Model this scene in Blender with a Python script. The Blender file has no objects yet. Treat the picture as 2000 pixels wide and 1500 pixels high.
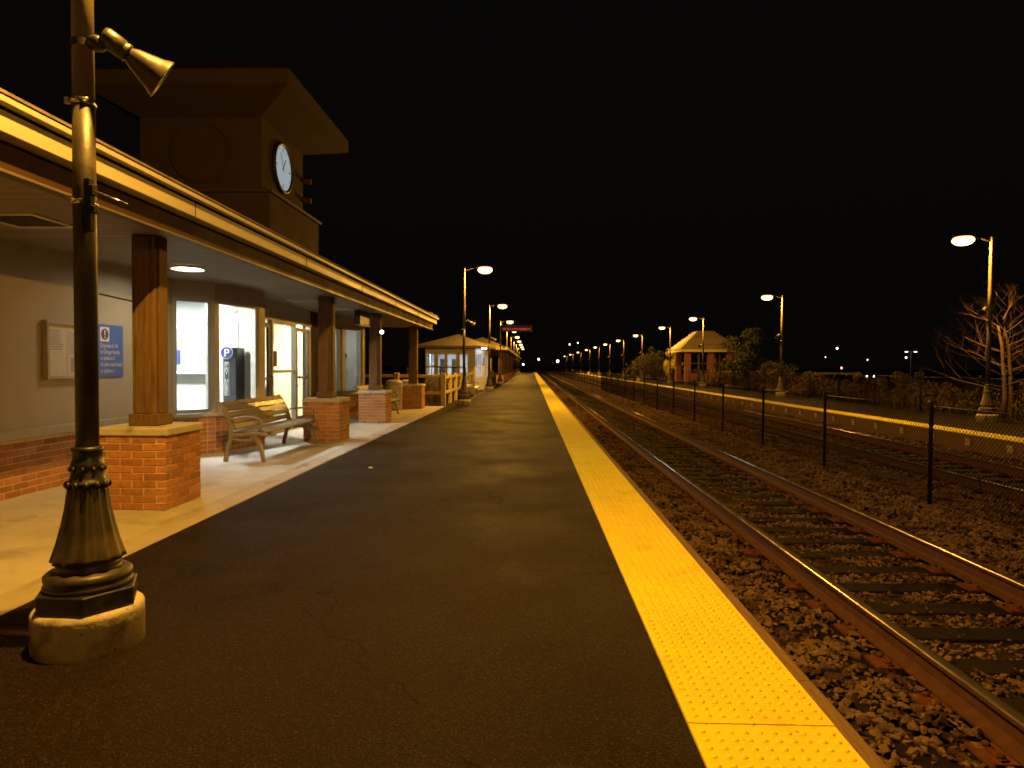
import bpy, bmesh, math, random
import numpy as np
from mathutils import Vector, Matrix

S = bpy.context.scene
COL = S.collection
R = math.radians
random.seed(7)
RNG = np.random.default_rng(11)

# ------------------------------------------------------------------ camera, sky, exposure
CAM_H = 1.49
cam_d = bpy.data.cameras.new('camera'); cam = bpy.data.objects.new('camera', cam_d); COL.objects.link(cam)
cam_d.sensor_width = 36.0; cam_d.lens = 1300 / 2000 * 36.0
cam_d.clip_start = 0.05; cam_d.clip_end = 3000
cam.matrix_world = (Matrix.Translation((0, 0, CAM_H)) @ Matrix.Rotation(0.02828157, 4, 'Z')
                    @ Matrix.Rotation(math.pi / 2 - 0.02708673, 4, 'X') @ Matrix.Rotation(0.006, 4, 'Z'))
S.camera = cam

world = bpy.data.worlds.new('World'); S.world = world; world.use_nodes = True
wn = world.node_tree.nodes; wl = world.node_tree.links
sky = wn.new('ShaderNodeTexSky'); sky.sky_type = 'NISHITA'; sky.sun_disc = False
sky.sun_elevation = R(-3); sky.sun_rotation = R(200); sky.air_density = 1.0; sky.dust_density = 4.0
skymix = wn.new('ShaderNodeMix'); skymix.data_type = 'RGBA'; skymix.inputs[0].default_value = 0.85
skymix.inputs[7].default_value = (0.030, 0.024, 0.018, 1)      # town glow in the night sky
wl.new(sky.outputs[0], skymix.inputs[6])
wl.new(skymix.outputs[2], wn['Background'].inputs[0])
wn['Background'].inputs[1].default_value = 0.07

S.view_settings.view_transform = 'Standard'; S.view_settings.look = 'None'
S.view_settings.exposure = 0.0; S.view_settings.gamma = 1.0
S.view_settings.use_curve_mapping = False
S.render.engine = 'CYCLES'
S.cycles.use_denoising = True
S.cycles.max_bounces = 6; S.cycles.diffuse_bounces = 3; S.cycles.glossy_bounces = 3
S.cycles.transmission_bounces = 4; S.cycles.transparent_max_bounces = 12
S.cycles.sample_clamp_indirect = 4.0; S.cycles.sample_clamp_direct = 0.0
S.cycles.use_light_tree = True
S.cycles.caustics_reflective = False; S.cycles.caustics_refractive = False
S.cycles.blur_glossy = 0.5
S.cycles.filter_width = 1.7

SODIUM = (1.0, 0.475, 0.055)
LAMP_WATT = 1900.0

# ------------------------------------------------------------------ materials
def mat(name, col, rough=0.7, metal=0.0, var=0.25, scale=6.0, bump=0.0, bscale=60.0, spec=0.5,
        spots=None, randv=0.0, stretch=None, bdist=0.01, coat=0.0, detail=6):
    m = bpy.data.materials.new(name); m.use_nodes = True
    n, l = m.node_tree.nodes, m.node_tree.links
    b = n['Principled BSDF']
    b.inputs['Roughness'].default_value = rough; b.inputs['Metallic'].default_value = metal
    b.inputs['Specular IOR Level'].default_value = spec
    if coat: b.inputs['Coat Weight'].default_value = coat; b.inputs['Coat Roughness'].default_value = 0.2
    g = n.new('ShaderNodeNewGeometry'); vec = g.outputs['Position']
    if stretch:
        mp = n.new('ShaderNodeVectorMath'); mp.operation = 'MULTIPLY'; mp.inputs[1].default_value = stretch
        l.new(vec, mp.inputs[0]); vec = mp.outputs[0]
    no = n.new('ShaderNodeTexNoise'); no.inputs['Scale'].default_value = scale; no.inputs['Detail'].default_value = detail
    no.inputs['Roughness'].default_value = 0.62
    l.new(vec, no.inputs['Vector'])
    mr = n.new('ShaderNodeMapRange'); mr.inputs[1].default_value = 0.28; mr.inputs[2].default_value = 0.72
    mr.inputs[3].default_value = 1 - var; mr.inputs[4].default_value = 1 + var
    l.new(no.outputs['Fac'], mr.inputs[0]); fac = mr.outputs[0]
    if randv:
        oi = n.new('ShaderNodeObjectInfo'); m2 = n.new('ShaderNodeMapRange')
        m2.inputs[3].default_value = 1 - randv; m2.inputs[4].default_value = 1 + randv
        l.new(oi.outputs['Random'], m2.inputs[0])
        mm = n.new('ShaderNodeMath'); mm.operation = 'MULTIPLY'; l.new(fac, mm.inputs[0]); l.new(m2.outputs[0], mm.inputs[1]); fac = mm.outputs[0]
    sc = n.new('ShaderNodeVectorMath'); sc.operation = 'SCALE'; sc.inputs[0].default_value = col
    l.new(fac, sc.inputs['Scale']); out = sc.outputs[0]
    if spots:          # (colour, noise scale, threshold, softness)
        for (c2, s2, th, sf) in spots:
            n2 = n.new('ShaderNodeTexNoise'); n2.inputs['Scale'].default_value = s2; n2.inputs['Detail'].default_value = 4
            l.new(vec, n2.inputs['Vector'])
            r2 = n.new('ShaderNodeMapRange'); r2.inputs[1].default_value = th; r2.inputs[2].default_value = th + sf
            l.new(n2.outputs['Fac'], r2.inputs[0])
            mx = n.new('ShaderNodeMix'); mx.data_type = 'RGBA'; l.new(r2.outputs[0], mx.inputs[0])
            l.new(out, mx.inputs[6]); mx.inputs[7].default_value = (*c2, 1); out = mx.outputs[2]
    l.new(out, b.inputs['Base Color'])
    rr = n.new('ShaderNodeMapRange'); rr.inputs[1].default_value = 0.3; rr.inputs[2].default_value = 0.7
    rr.inputs[3].default_value = max(0.04, rough - 0.1); rr.inputs[4].default_value = min(1, rough + 0.1)
    l.new(no.outputs['Fac'], rr.inputs[0]); l.new(rr.outputs[0], b.inputs['Roughness'])
    if bump:
        nb = n.new('ShaderNodeTexNoise'); nb.inputs['Scale'].default_value = bscale; nb.inputs['Detail'].default_value = 5
        l.new(vec, nb.inputs['Vector'])
        bp = n.new('ShaderNodeBump'); bp.inputs['Strength'].default_value = bump; bp.inputs['Distance'].default_value = bdist
        l.new(nb.outputs['Fac'], bp.inputs['Height']); l.new(bp.outputs[0], b.inputs['Normal'])
    return m

def emit(name, col, strength):
    m = bpy.data.materials.new(name); m.use_nodes = True
    n, l = m.node_tree.nodes, m.node_tree.links
    n.remove(n['Principled BSDF']); e = n.new('ShaderNodeEmission')
    e.inputs[0].default_value = (*col, 1); e.inputs[1].default_value = strength
    l.new(e.outputs[0], n['Material Output'].inputs[0]); return m

def glass(name, tint=(0.93, 0.96, 0.95), refl=0.06):
    m = bpy.data.materials.new(name); m.use_nodes = True
    n, l = m.node_tree.nodes, m.node_tree.links
    n.remove(n['Principled BSDF'])
    t = n.new('ShaderNodeBsdfTransparent'); t.inputs[0].default_value = (*tint, 1)
    g = n.new('ShaderNodeBsdfGlossy'); g.inputs['Roughness'].default_value = 0.02
    lw = n.new('ShaderNodeLayerWeight'); lw.inputs[0].default_value = 0.5
    pw = n.new('ShaderNodeMath'); pw.operation = 'POWER'; pw.inputs[1].default_value = 4.0; l.new(lw.outputs['Facing'], pw.inputs[0])
    ad = n.new('ShaderNodeMath'); ad.operation = 'MULTIPLY_ADD'; ad.inputs[1].default_value = 0.6; ad.inputs[2].default_value = 0.035; l.new(pw.outputs[0], ad.inputs[0])
    mx = n.new('ShaderNodeMixShader'); l.new(ad.outputs[0], mx.inputs[0]); l.new(t.outputs[0], mx.inputs[1]); l.new(g.outputs[0], mx.inputs[2])
    l.new(mx.outputs[0], n['Material Output'].inputs[0]); return m

M = {}
def asphalt(name, base):
    m = mat(name, base, 0.72, var=0.30, scale=0.9, bump=1.0, bscale=95, bdist=0.012, spec=0.07,
            spots=[((base[0]*0.5, base[1]*0.5, base[2]*0.5), 0.55, 0.50, 0.18), ((base[0]*1.5, base[1]*1.45, base[2]*1.4), 0.8, 0.60, 0.12)])
    n, l = m.node_tree.nodes, m.node_tree.links; b = n['Principled BSDF']
    g = n.new('ShaderNodeNewGeometry')
    v = n.new('ShaderNodeTexVoronoi'); v.inputs['Scale'].default_value = 150; l.new(g.outputs['Position'], v.inputs['Vector'])
    sx = n.new('ShaderNodeSeparateColor'); l.new(v.outputs['Color'], sx.inputs[0])
    th = n.new('ShaderNodeMapRange'); th.inputs[1].default_value = 0.80; th.inputs[2].default_value = 1.0; th.inputs[4].default_value = 0.65
    l.new(sx.outputs[0], th.inputs[0])
    cur = b.inputs['Base Color'].links[0].from_socket
    mx = n.new('ShaderNodeMix'); mx.data_type = 'RGBA'; l.new(th.outputs[0], mx.inputs[0]); l.new(cur, mx.inputs[6])
    mx.inputs[7].default_value = (0.068, 0.052, 0.037, 1)
    # thin tar-worn scuffs along the walking line
    n3 = n.new('ShaderNodeTexNoise'); n3.inputs['Scale'].default_value = 1.7; n3.inputs['Detail'].default_value = 9; n3.inputs['Distortion'].default_value = 1.4
    l.new(g.outputs['Position'], n3.inputs['Vector'])
    r3 = n.new('ShaderNodeMapRange'); r3.inputs[1].default_value = 0.67; r3.inputs[2].default_value = 0.75; r3.inputs[4].default_value = 0.5
    l.new(n3.outputs['Fac'], r3.inputs[0])
    mx2 = n.new('ShaderNodeMix'); mx2.data_type = 'RGBA'; l.new(r3.outputs[0], mx2.inputs[0]); l.new(mx.outputs[2], mx2.inputs[6])
    mx2.inputs[7].default_value = (0.038, 0.029, 0.02, 1)
    cv = n.new('ShaderNodeTexVoronoi'); cv.feature = 'DISTANCE_TO_EDGE'; cv.inputs['Scale'].default_value = 0.34
    dn = n.new('ShaderNodeTexNoise'); dn.inputs['Scale'].default_value = 2.4; dn.inputs['Detail'].default_value = 6; l.new(g.outputs['Position'], dn.inputs['Vector'])
    wv = n.new('ShaderNodeVectorMath'); wv.operation = 'MULTIPLY_ADD'; wv.inputs[1].default_value = (0.5, 0.5, 0.0); l.new(dn.outputs['Color'], wv.inputs[0]); l.new(g.outputs['Position'], wv.inputs[2]); l.new(wv.outputs[0], cv.inputs['Vector'])
    cr = n.new('ShaderNodeMapRange'); cr.inputs[1].default_value = 0.001; cr.inputs[2].default_value = 0.006; cr.inputs[3].default_value = 0.75; cr.inputs[4].default_value = 0.0; l.new(cv.outputs['Distance'], cr.inputs[0])
    mk = n.new('ShaderNodeMapRange'); mk.inputs[1].default_value = 0.50; mk.inputs[2].default_value = 0.60; l.new(n3.outputs['Fac'], mk.inputs[0])
    ml = n.new('ShaderNodeMath'); ml.operation = 'MULTIPLY'; l.new(cr.outputs[0], ml.inputs[0]); l.new(mk.outputs[0], ml.inputs[1])
    mx3 = n.new('ShaderNodeMix'); mx3.data_type = 'RGBA'; l.new(ml.outputs[0], mx3.inputs[0]); l.new(mx2.outputs[2], mx3.inputs[6]); mx3.inputs[7].default_value = (0.003, 0.0025, 0.002, 1)
    gv = n.new('ShaderNodeTexVoronoi'); gv.inputs['Scale'].default_value = 2.1; l.new(g.outputs['Position'], gv.inputs['Vector'])
    gr = n.new('ShaderNodeMapRange'); gr.inputs[1].default_value = 0.030; gr.inputs[2].default_value = 0.055; gr.inputs[3].default_value = 0.8; gr.inputs[4].default_value = 0.0; l.new(gv.outputs['Distance'], gr.inputs[0])
    mx4 = n.new('ShaderNodeMix'); mx4.data_type = 'RGBA'; l.new(gr.outputs[0], mx4.inputs[0]); l.new(mx3.outputs[2], mx4.inputs[6]); mx4.inputs[7].default_value = (0.030, 0.024, 0.018, 1)
    l.new(mx4.outputs[2], b.inputs['Base Color'])
    vb = n.new('ShaderNodeBump'); vb.inputs['Strength'].default_value = 0.9; vb.inputs['Distance'].default_value = 0.006
    l.new(v.outputs['Distance'], vb.inputs['Height'])
    pb = b.inputs['Normal'].links[0].from_node; l.new(pb.outputs[0], vb.inputs['Normal']); l.new(vb.outputs[0], b.inputs['Normal'])
    return m
M['asphalt'] = asphalt('asphalt', (0.0165, 0.0108, 0.0068))
M['soil'] = mat('soil', (0.035, 0.028, 0.020), 0.95, var=0.5, scale=1.5, bump=0.8, bscale=12, bdist=0.08, spec=0.05)
M['bed'] = mat('bed', (0.04, 0.028, 0.02), 0.95, var=0.55, scale=14, bump=1.0, bscale=26, bdist=0.05, spec=0.05)
M['stone'] = mat('stone', (0.150, 0.094, 0.053), 0.85, var=0.55, scale=9, bump=0.5, bscale=90, bdist=0.004, spots=[((0.06, 0.03, 0.018), 3.0, 0.5, 0.1), ((0.20, 0.145, 0.09), 16.0, 0.60, 0.06)], spec=0.12)
M['concrete'] = mat('concrete', (0.40, 0.375, 0.33), 0.85, var=0.16, scale=2.2, bump=0.35, bscale=70, bdist=0.005,
                    spots=[((0.25, 0.22, 0.18), 1.3, 0.56, 0.16), ((0.19, 0.16, 0.12), 22.0, 0.70, 0.05), ((0.46, 0.44, 0.40), 5.0, 0.62, 0.1)])
M['kerb_concrete'] = mat('kerb_concrete', (0.37, 0.33, 0.27), 0.85, var=0.2, scale=3.0, bump=0.4, bscale=60, bdist=0.006,
                         spots=[((0.22, 0.18, 0.13), 4.0, 0.58, 0.1)], stretch=(1, 0.35, 1))
M['base_concrete'] = mat('base_concrete', (0.46, 0.40, 0.32), 0.9, var=0.2, scale=7, bump=0.7, bscale=40, bdist=0.008,
                         spots=[((0.12, 0.10, 0.08), 30, 0.66, 0.05), ((0.22, 0.17, 0.12), 6, 0.55, 0.15)])
M['cap'] = mat('cap', (0.42, 0.39, 0.32), 0.85, var=0.15, scale=5, bump=0.4, bscale=60, bdist=0.005, spots=[((0.24, 0.2, 0.14), 6, 0.6, 0.12)])
M['brick'] = mat('brick', (0.36, 0.165, 0.075), 0.85, var=0.22, scale=22, bump=0.5, bscale=120, bdist=0.003, randv=0.22, spots=[((0.20, 0.085, 0.042), 9, 0.62, 0.15)], spec=0.2)
M['mortar'] = mat('mortar', (0.58, 0.50, 0.38), 0.95, var=0.15, scale=20, bump=0.5, bscale=150, bdist=0.003, spec=0.1)
M['yellow'] = mat('tactile_yellow', (0.84, 0.70, 0.010), 0.5, var=0.07, scale=2.0, bump=0.12, bscale=160, bdist=0.002, spec=0.35,
                  spots=[((0.66, 0.53, 0.015), 2.6, 0.56, 0.2), ((0.26, 0.19, 0.02), 26, 0.70, 0.05)])
M['timber'] = mat('edge_timber', (0.20, 0.125, 0.058), 0.85, var=0.4, scale=9, bump=0.8, bscale=20, bdist=0.006, stretch=(9, 0.6, 9), spec=0.2)
M['tie'] = mat('tie_wood', (0.014, 0.010, 0.007), 0.95, var=0.5, scale=5, bump=0.9, bscale=14, bdist=0.01, stretch=(0.7, 7, 7), randv=0.3, spec=0.08)
M['rust'] = mat('rusty_steel', (0.085, 0.036, 0.018), 0.75, var=0.3, scale=14, bump=0.4, bscale=70, bdist=0.003, spec=0.15)
M['plate'] = mat('rust_plate', (0.13, 0.045, 0.02), 0.85, var=0.3, scale=18, bump=0.4, bscale=80, bdist=0.003, spec=0.1)
M['polish'] = mat('polished_rail', (0.42, 0.36, 0.30), 0.27, metal=0.85, var=0.15, scale=4, stretch=(30, 0.8, 1))
M['black'] = mat('black_paint', (0.013, 0.014, 0.012), 0.42, var=0.25, scale=18, bump=0.2, bscale=50, bdist=0.003, spec=0.5, spots=[((0.06, 0.042, 0.026), 7, 0.60, 0.12)])
M['black_dusty'] = mat('dusty_black_paint', (0.030, 0.025, 0.019), 0.5, var=0.3, scale=12, bump=0.3, bscale=40, bdist=0.003, spots=[((0.09, 0.062, 0.038), 5, 0.52, 0.2)])
M['bronze'] = mat('bronze_pole_paint', (0.095, 0.07, 0.045), 0.5, var=0.2, scale=6, bump=0.2, bscale=30, bdist=0.003)
M['steel'] = mat('bright_steel', (0.6, 0.58, 0.55), 0.25, metal=1.0, var=0.1)
M['horn'] = mat('horn_paint', (0.06, 0.05, 0.04), 0.35, metal=0.3, var=0.15, scale=20, spec=0.6)
M['stucco'] = mat('stucco', (0.46, 0.41, 0.325), 0.9, var=0.10, scale=1.6, bump=0.5, bscale=180, bdist=0.003, spots=[((0.38, 0.33, 0.26), 0.8, 0.55, 0.2)], spec=0.15)
M['trim'] = mat('cream_trim', (0.44, 0.40, 0.33), 0.5, var=0.08, scale=4, bump=0.1, bscale=40)
M['fascia'] = mat('fascia_paint', (0.36, 0.32, 0.24), 0.55, var=0.09, scale=1.2, spec=0.5, bump=0.08, bscale=8, bdist=0.01, stretch=(1, 0.4, 3))
M['frieze'] = mat('frieze_brown', (0.042, 0.024, 0.014), 0.6, var=0.15, scale=2, spec=0.06)
M['bead'] = mat('bead_paint', (0.09, 0.068, 0.045), 0.5, var=0.1, scale=2)
M['soffit'] = mat('soffit_board', (0.22, 0.185, 0.135), 0.55, var=0.22, scale=3, bump=0.2, bscale=20, bdist=0.003, randv=0.10, stretch=(0.5, 6, 1))
M['post_wood'] = mat('post_wood', (0.135, 0.082, 0.042), 0.66, var=0.35, scale=5, bump=0.4, bscale=12, bdist=0.004, stretch=(8, 8, 0.7), spots=[((0.10, 0.045, 0.02), 3.5, 0.6, 0.12)], spec=0.2)
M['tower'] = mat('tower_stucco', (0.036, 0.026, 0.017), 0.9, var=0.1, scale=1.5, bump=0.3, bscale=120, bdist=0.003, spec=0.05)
M['shingle'] = mat('shingle', (0.12, 0.10, 0.085), 0.9, var=0.35, scale=8, bump=0.6, bscale=40, bdist=0.008, randv=0.2, spec=0.1)
M['tan_shingle'] = mat('tan_shingle', (0.20, 0.155, 0.095), 0.9, var=0.25, scale=6, bump=0.5, bscale=40, bdist=0.008, randv=0.15)
M['frame'] = mat('alu_frame', (0.50, 0.49, 0.45), 0.45, metal=0.2, var=0.06)
M['dark_frame'] = mat('bronze_frame', (0.10, 0.085, 0.07), 0.4, metal=0.4, var=0.1)
M['glass'] = glass('clear_glass')
M['iwall'] = mat('white_interior', (0.75, 0.75, 0.72), 0.7, var=0.04)
M['cream_wall'] = mat('cream_interior', (0.78, 0.68, 0.42), 0.7, var=0.04)
M['grey_panel'] = mat('grey_green_panel', (0.30, 0.36, 0.34), 0.5, var=0.06)
M['ifloor'] = mat('tile_floor', (0.32, 0.30, 0.27), 0.4, var=0.1)
M['blue'] = mat('sign_blue', (0.02, 0.125, 0.55), 0.45, var=0.04)
M['blue_dark'] = mat('sign_navy', (0.02, 0.03, 0.16), 0.45, var=0.04)
M['white'] = mat('sign_white', (0.78, 0.78, 0.76), 0.55, var=0.03)
M['paper'] = mat('paper', (0.62, 0.58, 0.50), 0.8, var=0.06, scale=5)
M['print'] = mat('grey_print', (0.17, 0.155, 0.15), 0.8, var=0.1)
M['print2'] = mat('pale_print', (0.36, 0.34, 0.35), 0.8, var=0.1)
M['machine'] = mat('machine_black', (0.012, 0.014, 0.018), 0.35, var=0.1)
M['bench'] = mat('bench_paint', (0.20, 0.165, 0.105), 0.38, var=0.16, scale=8, spec=0.5, bump=0.15, bscale=60, bdist=0.002, spots=[((0.16, 0.12, 0.07), 6, 0.62, 0.15)])
M['bin'] = mat('bin_plastic', (0.36, 0.34, 0.31), 0.6, var=0.12, scale=3)
M['fence_wood'] = mat('fence_wood', (0.50, 0.40, 0.20), 0.8, var=0.3, scale=5, bump=0.5, bscale=20, bdist=0.005, stretch=(3, 3, 3))
M['grey_wall'] = mat('grey_siding', (0.36, 0.36, 0.37), 0.7, var=0.08)
M['dark'] = mat('dark_steel', (0.012, 0.012, 0.012), 0.55, var=0.2, spec=0.2)
M['wire'] = mat('fence_wire', (0.004, 0.004, 0.004), 0.7, var=0.1, spec=0.05)
M['bark'] = mat('bark', (0.12, 0.08, 0.058), 0.9, var=0.4, scale=14, bump=0.6, bscale=40, spec=0.1)
M['leaf'] = mat('leaf', (0.075, 0.07, 0.018), 0.7, var=0.45, scale=3, randv=0.1, spec=0.15)
M['leaf_yellow'] = mat('autumn_leaf', (0.34, 0.28, 0.03), 0.7, var=0.4, scale=4)
M['leaf_dark'] = mat('dark_leaf', (0.035, 0.04, 0.015), 0.8, var=0.5, scale=2, spec=0.1)
M['dry'] = mat('dry_weed', (0.075, 0.050, 0.026), 0.9, var=0.75, scale=1.1, spec=0.1)
M['red_brick'] = mat('red_wall', (0.15, 0.052, 0.038), 0.8, var=0.25, scale=6)
M['car'] = mat('car_paint', (0.05, 0.052, 0.06), 0.25, metal=0.3, var=0.05)
M['rubber'] = mat('rubber', (0.015, 0.015, 0.015), 0.8, var=0.1)
M['wallpaint'] = mat('white_paint', (0.7, 0.68, 0.62), 0.6, var=0.1)
M['sodium'] = emit('sodium_lens', (1.0, 0.80, 0.42), 6.0)
def halo_rim(m):          # lamp halo painted into the lens emission: pale bowl, amber upper rim
    n, l = m.node_tree.nodes, m.node_tree.links; e = n['Emission']
    tc = n.new('ShaderNodeTexCoord'); sp = n.new('ShaderNodeSeparateXYZ'); l.new(tc.outputs['Object'], sp.inputs[0])
    mr = n.new('ShaderNodeMapRange'); mr.inputs[1].default_value = -0.05; mr.inputs[2].default_value = 0.075; l.new(sp.outputs['Z'], mr.inputs[0])
    mx = n.new('ShaderNodeMix'); mx.data_type = 'RGBA'; mx.inputs[6].default_value = (1.0, 0.72, 0.30, 1); mx.inputs[7].default_value = (0.42, 0.16, 0.02, 1)
    l.new(mr.outputs[0], mx.inputs[0]); l.new(mx.outputs[2], e.inputs[0])
halo_rim(M['sodium'])
M['cool_disc'] = emit('soffit_lens', (1.0, 0.89, 0.62), 50.0)
M['panel_light'] = emit('ceiling_panel', (0.97, 1.0, 0.97), 165.0)
M['warm_panel'] = emit('ceiling_panel_warm', (1.0, 0.94, 0.78), 175.0)
M['cool_panel'] = emit('ceiling_panel_cool', (0.85, 0.90, 1.0), 34.0)
M['clock_face'] = emit('clock_dial', (0.72, 0.82, 0.86), 0.42)
M['led'] = emit('red_led', (1.0, 0.07, 0.10), 0.55)
M['far_white'] = emit('far_white_lamp', (0.9, 0.95, 1.0), 7.0)
M['far_red'] = emit('far_red_lamp', (1.0, 0.25, 0.18), 5.0)

# ------------------------------------------------------------------ helpers
class MB:
    def __init__(s): s.v = []; s.f = []; s.m = []; s.sm = []
    def add(s, vs, fs, mi=0, smooth=False):
        o = len(s.v); s.v += [tuple(v) for v in vs]
        for f in fs: s.f.append([i + o for i in f]); s.m.append(mi); s.sm.append(smooth)
        return s
    def box(s, x0, x1, y0, y1, z0, z1, mi=0, mx=None):
        vs = [(x0, y0, z0), (x1, y0, z0), (x1, y1, z0), (x0, y1, z0), (x0, y0, z1), (x1, y0, z1), (x1, y1, z1), (x0, y1, z1)]
        if mx is not None: vs = [mx @ Vector(v) for v in vs]
        return s.add(vs, [(0, 3, 2, 1), (4, 5, 6, 7), (0, 1, 5, 4), (1, 2, 6, 5), (2, 3, 7, 6), (3, 0, 4, 7)], mi)
    def prism(s, poly, z0, z1, mi=0, mx=None):
        n = len(poly); vs = [(p[0], p[1], z0) for p in poly] + [(p[0], p[1], z1) for p in poly]
        if mx is not None: vs = [mx @ Vector(v) for v in vs]
        fs = [tuple(reversed(range(n))), tuple(range(n, 2 * n))] + [(i, (i + 1) % n, n + (i + 1) % n, n + i) for i in range(n)]
        return s.add(vs, fs, mi)
    def lathe(s, prof, n=24, mi=0, mx=None, smooth=True, flute=None, caps=True):
        vs = []; fs = []
        for k, (r, z) in enumerate(prof):
            for i in range(n):
                a = 2 * math.pi * i / n; rr = r
                if flute and flute[0] <= k <= flute[1]: rr = r * (1 + flute[3] * math.cos(flute[2] * a))
                vs.append(Vector((rr * math.cos(a), rr * math.sin(a), z)))
        for k in range(len(prof) - 1):
            for i in range(n):
                j = (i + 1) % n; fs.append((k * n + i, k * n + j, (k + 1) * n + j, (k + 1) * n + i))
        if mx is not None: vs = [mx @ v for v in vs]
        s.add(vs, fs, mi, smooth)
        if caps:
            o = len(s.v) - len(vs); L = len(prof) - 1
            s.f.append([o + i for i in reversed(range(n))]); s.m.append(mi); s.sm.append(False)
            s.f.append([o + L * n + i for i in range(n)]); s.m.append(mi); s.sm.append(False)
        return s
    def tube(s, pts, rad, n=8, mi=0, smooth=True):
        pts = [Vector(p) for p in pts]; rads = rad if isinstance(rad, (list, tuple)) else [rad] * len(pts)
        vs = []; up = None
        for k, p in enumerate(pts):
            d = (pts[min(k + 1, len(pts) - 1)] - pts[max(k - 1, 0)]).normalized()
            if up is None: up = d.orthogonal().normalized()
            a = (up - d * up.dot(d))
            a = a.normalized() if a.length > 1e-6 else d.orthogonal().normalized()
            up = a; b = d.cross(a)
            for i in range(n):
                t = 2 * math.pi * i / n; vs.append(p + (a * math.cos(t) + b * math.sin(t)) * rads[k])
        fs = [(k * n + i, k * n + (i + 1) % n, (k + 1) * n + (i + 1) % n, (k + 1) * n + i) for k in range(len(pts) - 1) for i in range(n)]
        fs += [tuple(reversed(range(n))), tuple(range((len(pts) - 1) * n, len(pts) * n))]
        return s.add(vs, fs, mi, smooth)
    def ribbon(s, pts, t, y0, y1, mi=0):
        """flat bar following 2D points (x,z), in-plane thickness t (or list), extruded y0..y1"""
        n = len(pts); ts = t if isinstance(t, (list, tuple)) else [t] * n; vs = []
        for k in range(n):
            a = pts[max(k - 1, 0)]; b = pts[min(k + 1, n - 1)]; dx, dz = b[0] - a[0], b[1] - a[1]; L = math.hypot(dx, dz)
            nx, nz = -dz / L * ts[k] / 2, dx / L * ts[k] / 2; x, z = pts[k]
            vs += [(x + nx, y0, z + nz), (x - nx, y0, z - nz), (x - nx, y1, z - nz), (x + nx, y1, z + nz)]
        fs = [(0, 1, 2, 3), (4 * n - 1, 4 * n - 2, 4 * n - 3, 4 * n - 4)]
        for k in range(n - 1):
            for i in range(4): j = (i + 1) % 4; fs.append((4 * k + j, 4 * k + i, 4 * k + 4 + i, 4 * k + 4 + j))
        return s.add(vs, fs, mi)
    def mesh(s, name, mats):
        me = bpy.data.meshes.new(name); me.from_pydata(s.v, [], s.f)
        for m in (mats if isinstance(mats, (list, tuple)) else [mats]): me.materials.append(M[m] if isinstance(m, str) else m)
        me.polygons.foreach_set('material_index', s.m); me.polygons.foreach_set('use_smooth', s.sm); me.update(); return me
    def build(s, name, mats, parent=None, bevel=0.0, loc=None, fix=False):
        me = s.mesh(name, mats)
        if bevel or fix:
            bm = bmesh.new(); bm.from_mesh(me); bmesh.ops.recalc_face_normals(bm, faces=bm.faces)
            if bevel: bmesh.ops.bevel(bm, geom=[e for e in bm.edges if len(e.link_faces) == 2 and e.calc_face_angle(0) > 0.6], offset=bevel, segments=1, affect='EDGES', clamp_overlap=True)
            bm.to_mesh(me); bm.free()
        return put(name, me, parent, loc)

def put(name, me, parent=None, loc=None, rz=0.0):
    o = bpy.data.objects.new(name, me); COL.objects.link(o)
    if parent is not None: o.parent = parent
    if loc is not None: o.location = loc
    if rz: o.rotation_euler.z = rz
    return o
def empty(name, loc=(0, 0, 0), rz=0.0):
    o = bpy.data.objects.new(name, None); COL.objects.link(o); o.location = loc; o.rotation_euler.z = rz; o.empty_display_size = 0.2; return o
def tag(o, label=None, cat=None, group=None, kind=None):
    if label: o['label'] = label
    if cat: o['category'] = cat
    if group: o['group'] = group
    if kind: o['kind'] = kind
    return o
KIDS = {}
def kids(o):
    return [c for c in bpy.data.objects if c.parent == o]
def copy_tree(o, parent=None):
    c = o.copy(); COL.objects.link(c); c.parent = parent
    for ch in kids(o): copy_tree(ch, c)
    return c
def B(*a, **k): return MB().box(*a, **k)
def text_mesh(txt, size, mname, extrude=0.001, align='LEFT', sx=1.0):
    cu = bpy.data.curves.new('lettering', 'FONT'); cu.body = txt; cu.size = size; cu.extrude = extrude; cu.align_x = align; cu.space_line = 1.0
    ob = bpy.data.objects.new('lettering_tmp', cu); COL.objects.link(ob)
    dg = bpy.context.evaluated_depsgraph_get(); me = bpy.data.meshes.new_from_object(ob.evaluated_get(dg))
    bpy.data.objects.remove(ob); me.materials.clear(); me.materials.append(M[mname])
    if sx != 1.0:
        for v in me.vertices: v.co.x *= sx
    return me

# ------------------------------------------------------------------ setting: ground, platforms, tracks
g = B(-700, 700, -120, 1400, -0.62, -0.6).build('ground', 'soil'); tag(g, kind='structure')
XA, XK, XS, XE = -3.12, -3.40, 0.664, 1.272        # asphalt edge, kerb joint, tactile strip
YEND = 168.0
plat = tag(B(XA, XS - 0.003, -14, YEND, -0.5, 0.0).build('platform', 'asphalt'), kind='structure')
B(XS + 0.002, XE, -14, YEND, -0.5, -0.02).build('platform_edge_beam', 'concrete', plat)
# timbers along the platform edge
L = 3.6; y = -4.0; tm = {}
k = 0
while y < YEND:
    me = B(0, 0.085, 0.004, L - 0.004, -0.30, -0.012 if k % 2 else -0.016).build('edge_timber', 'timber', plat, bevel=0.006, loc=(XE + 0.003, y, 0))
    y += L; k += 1
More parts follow.
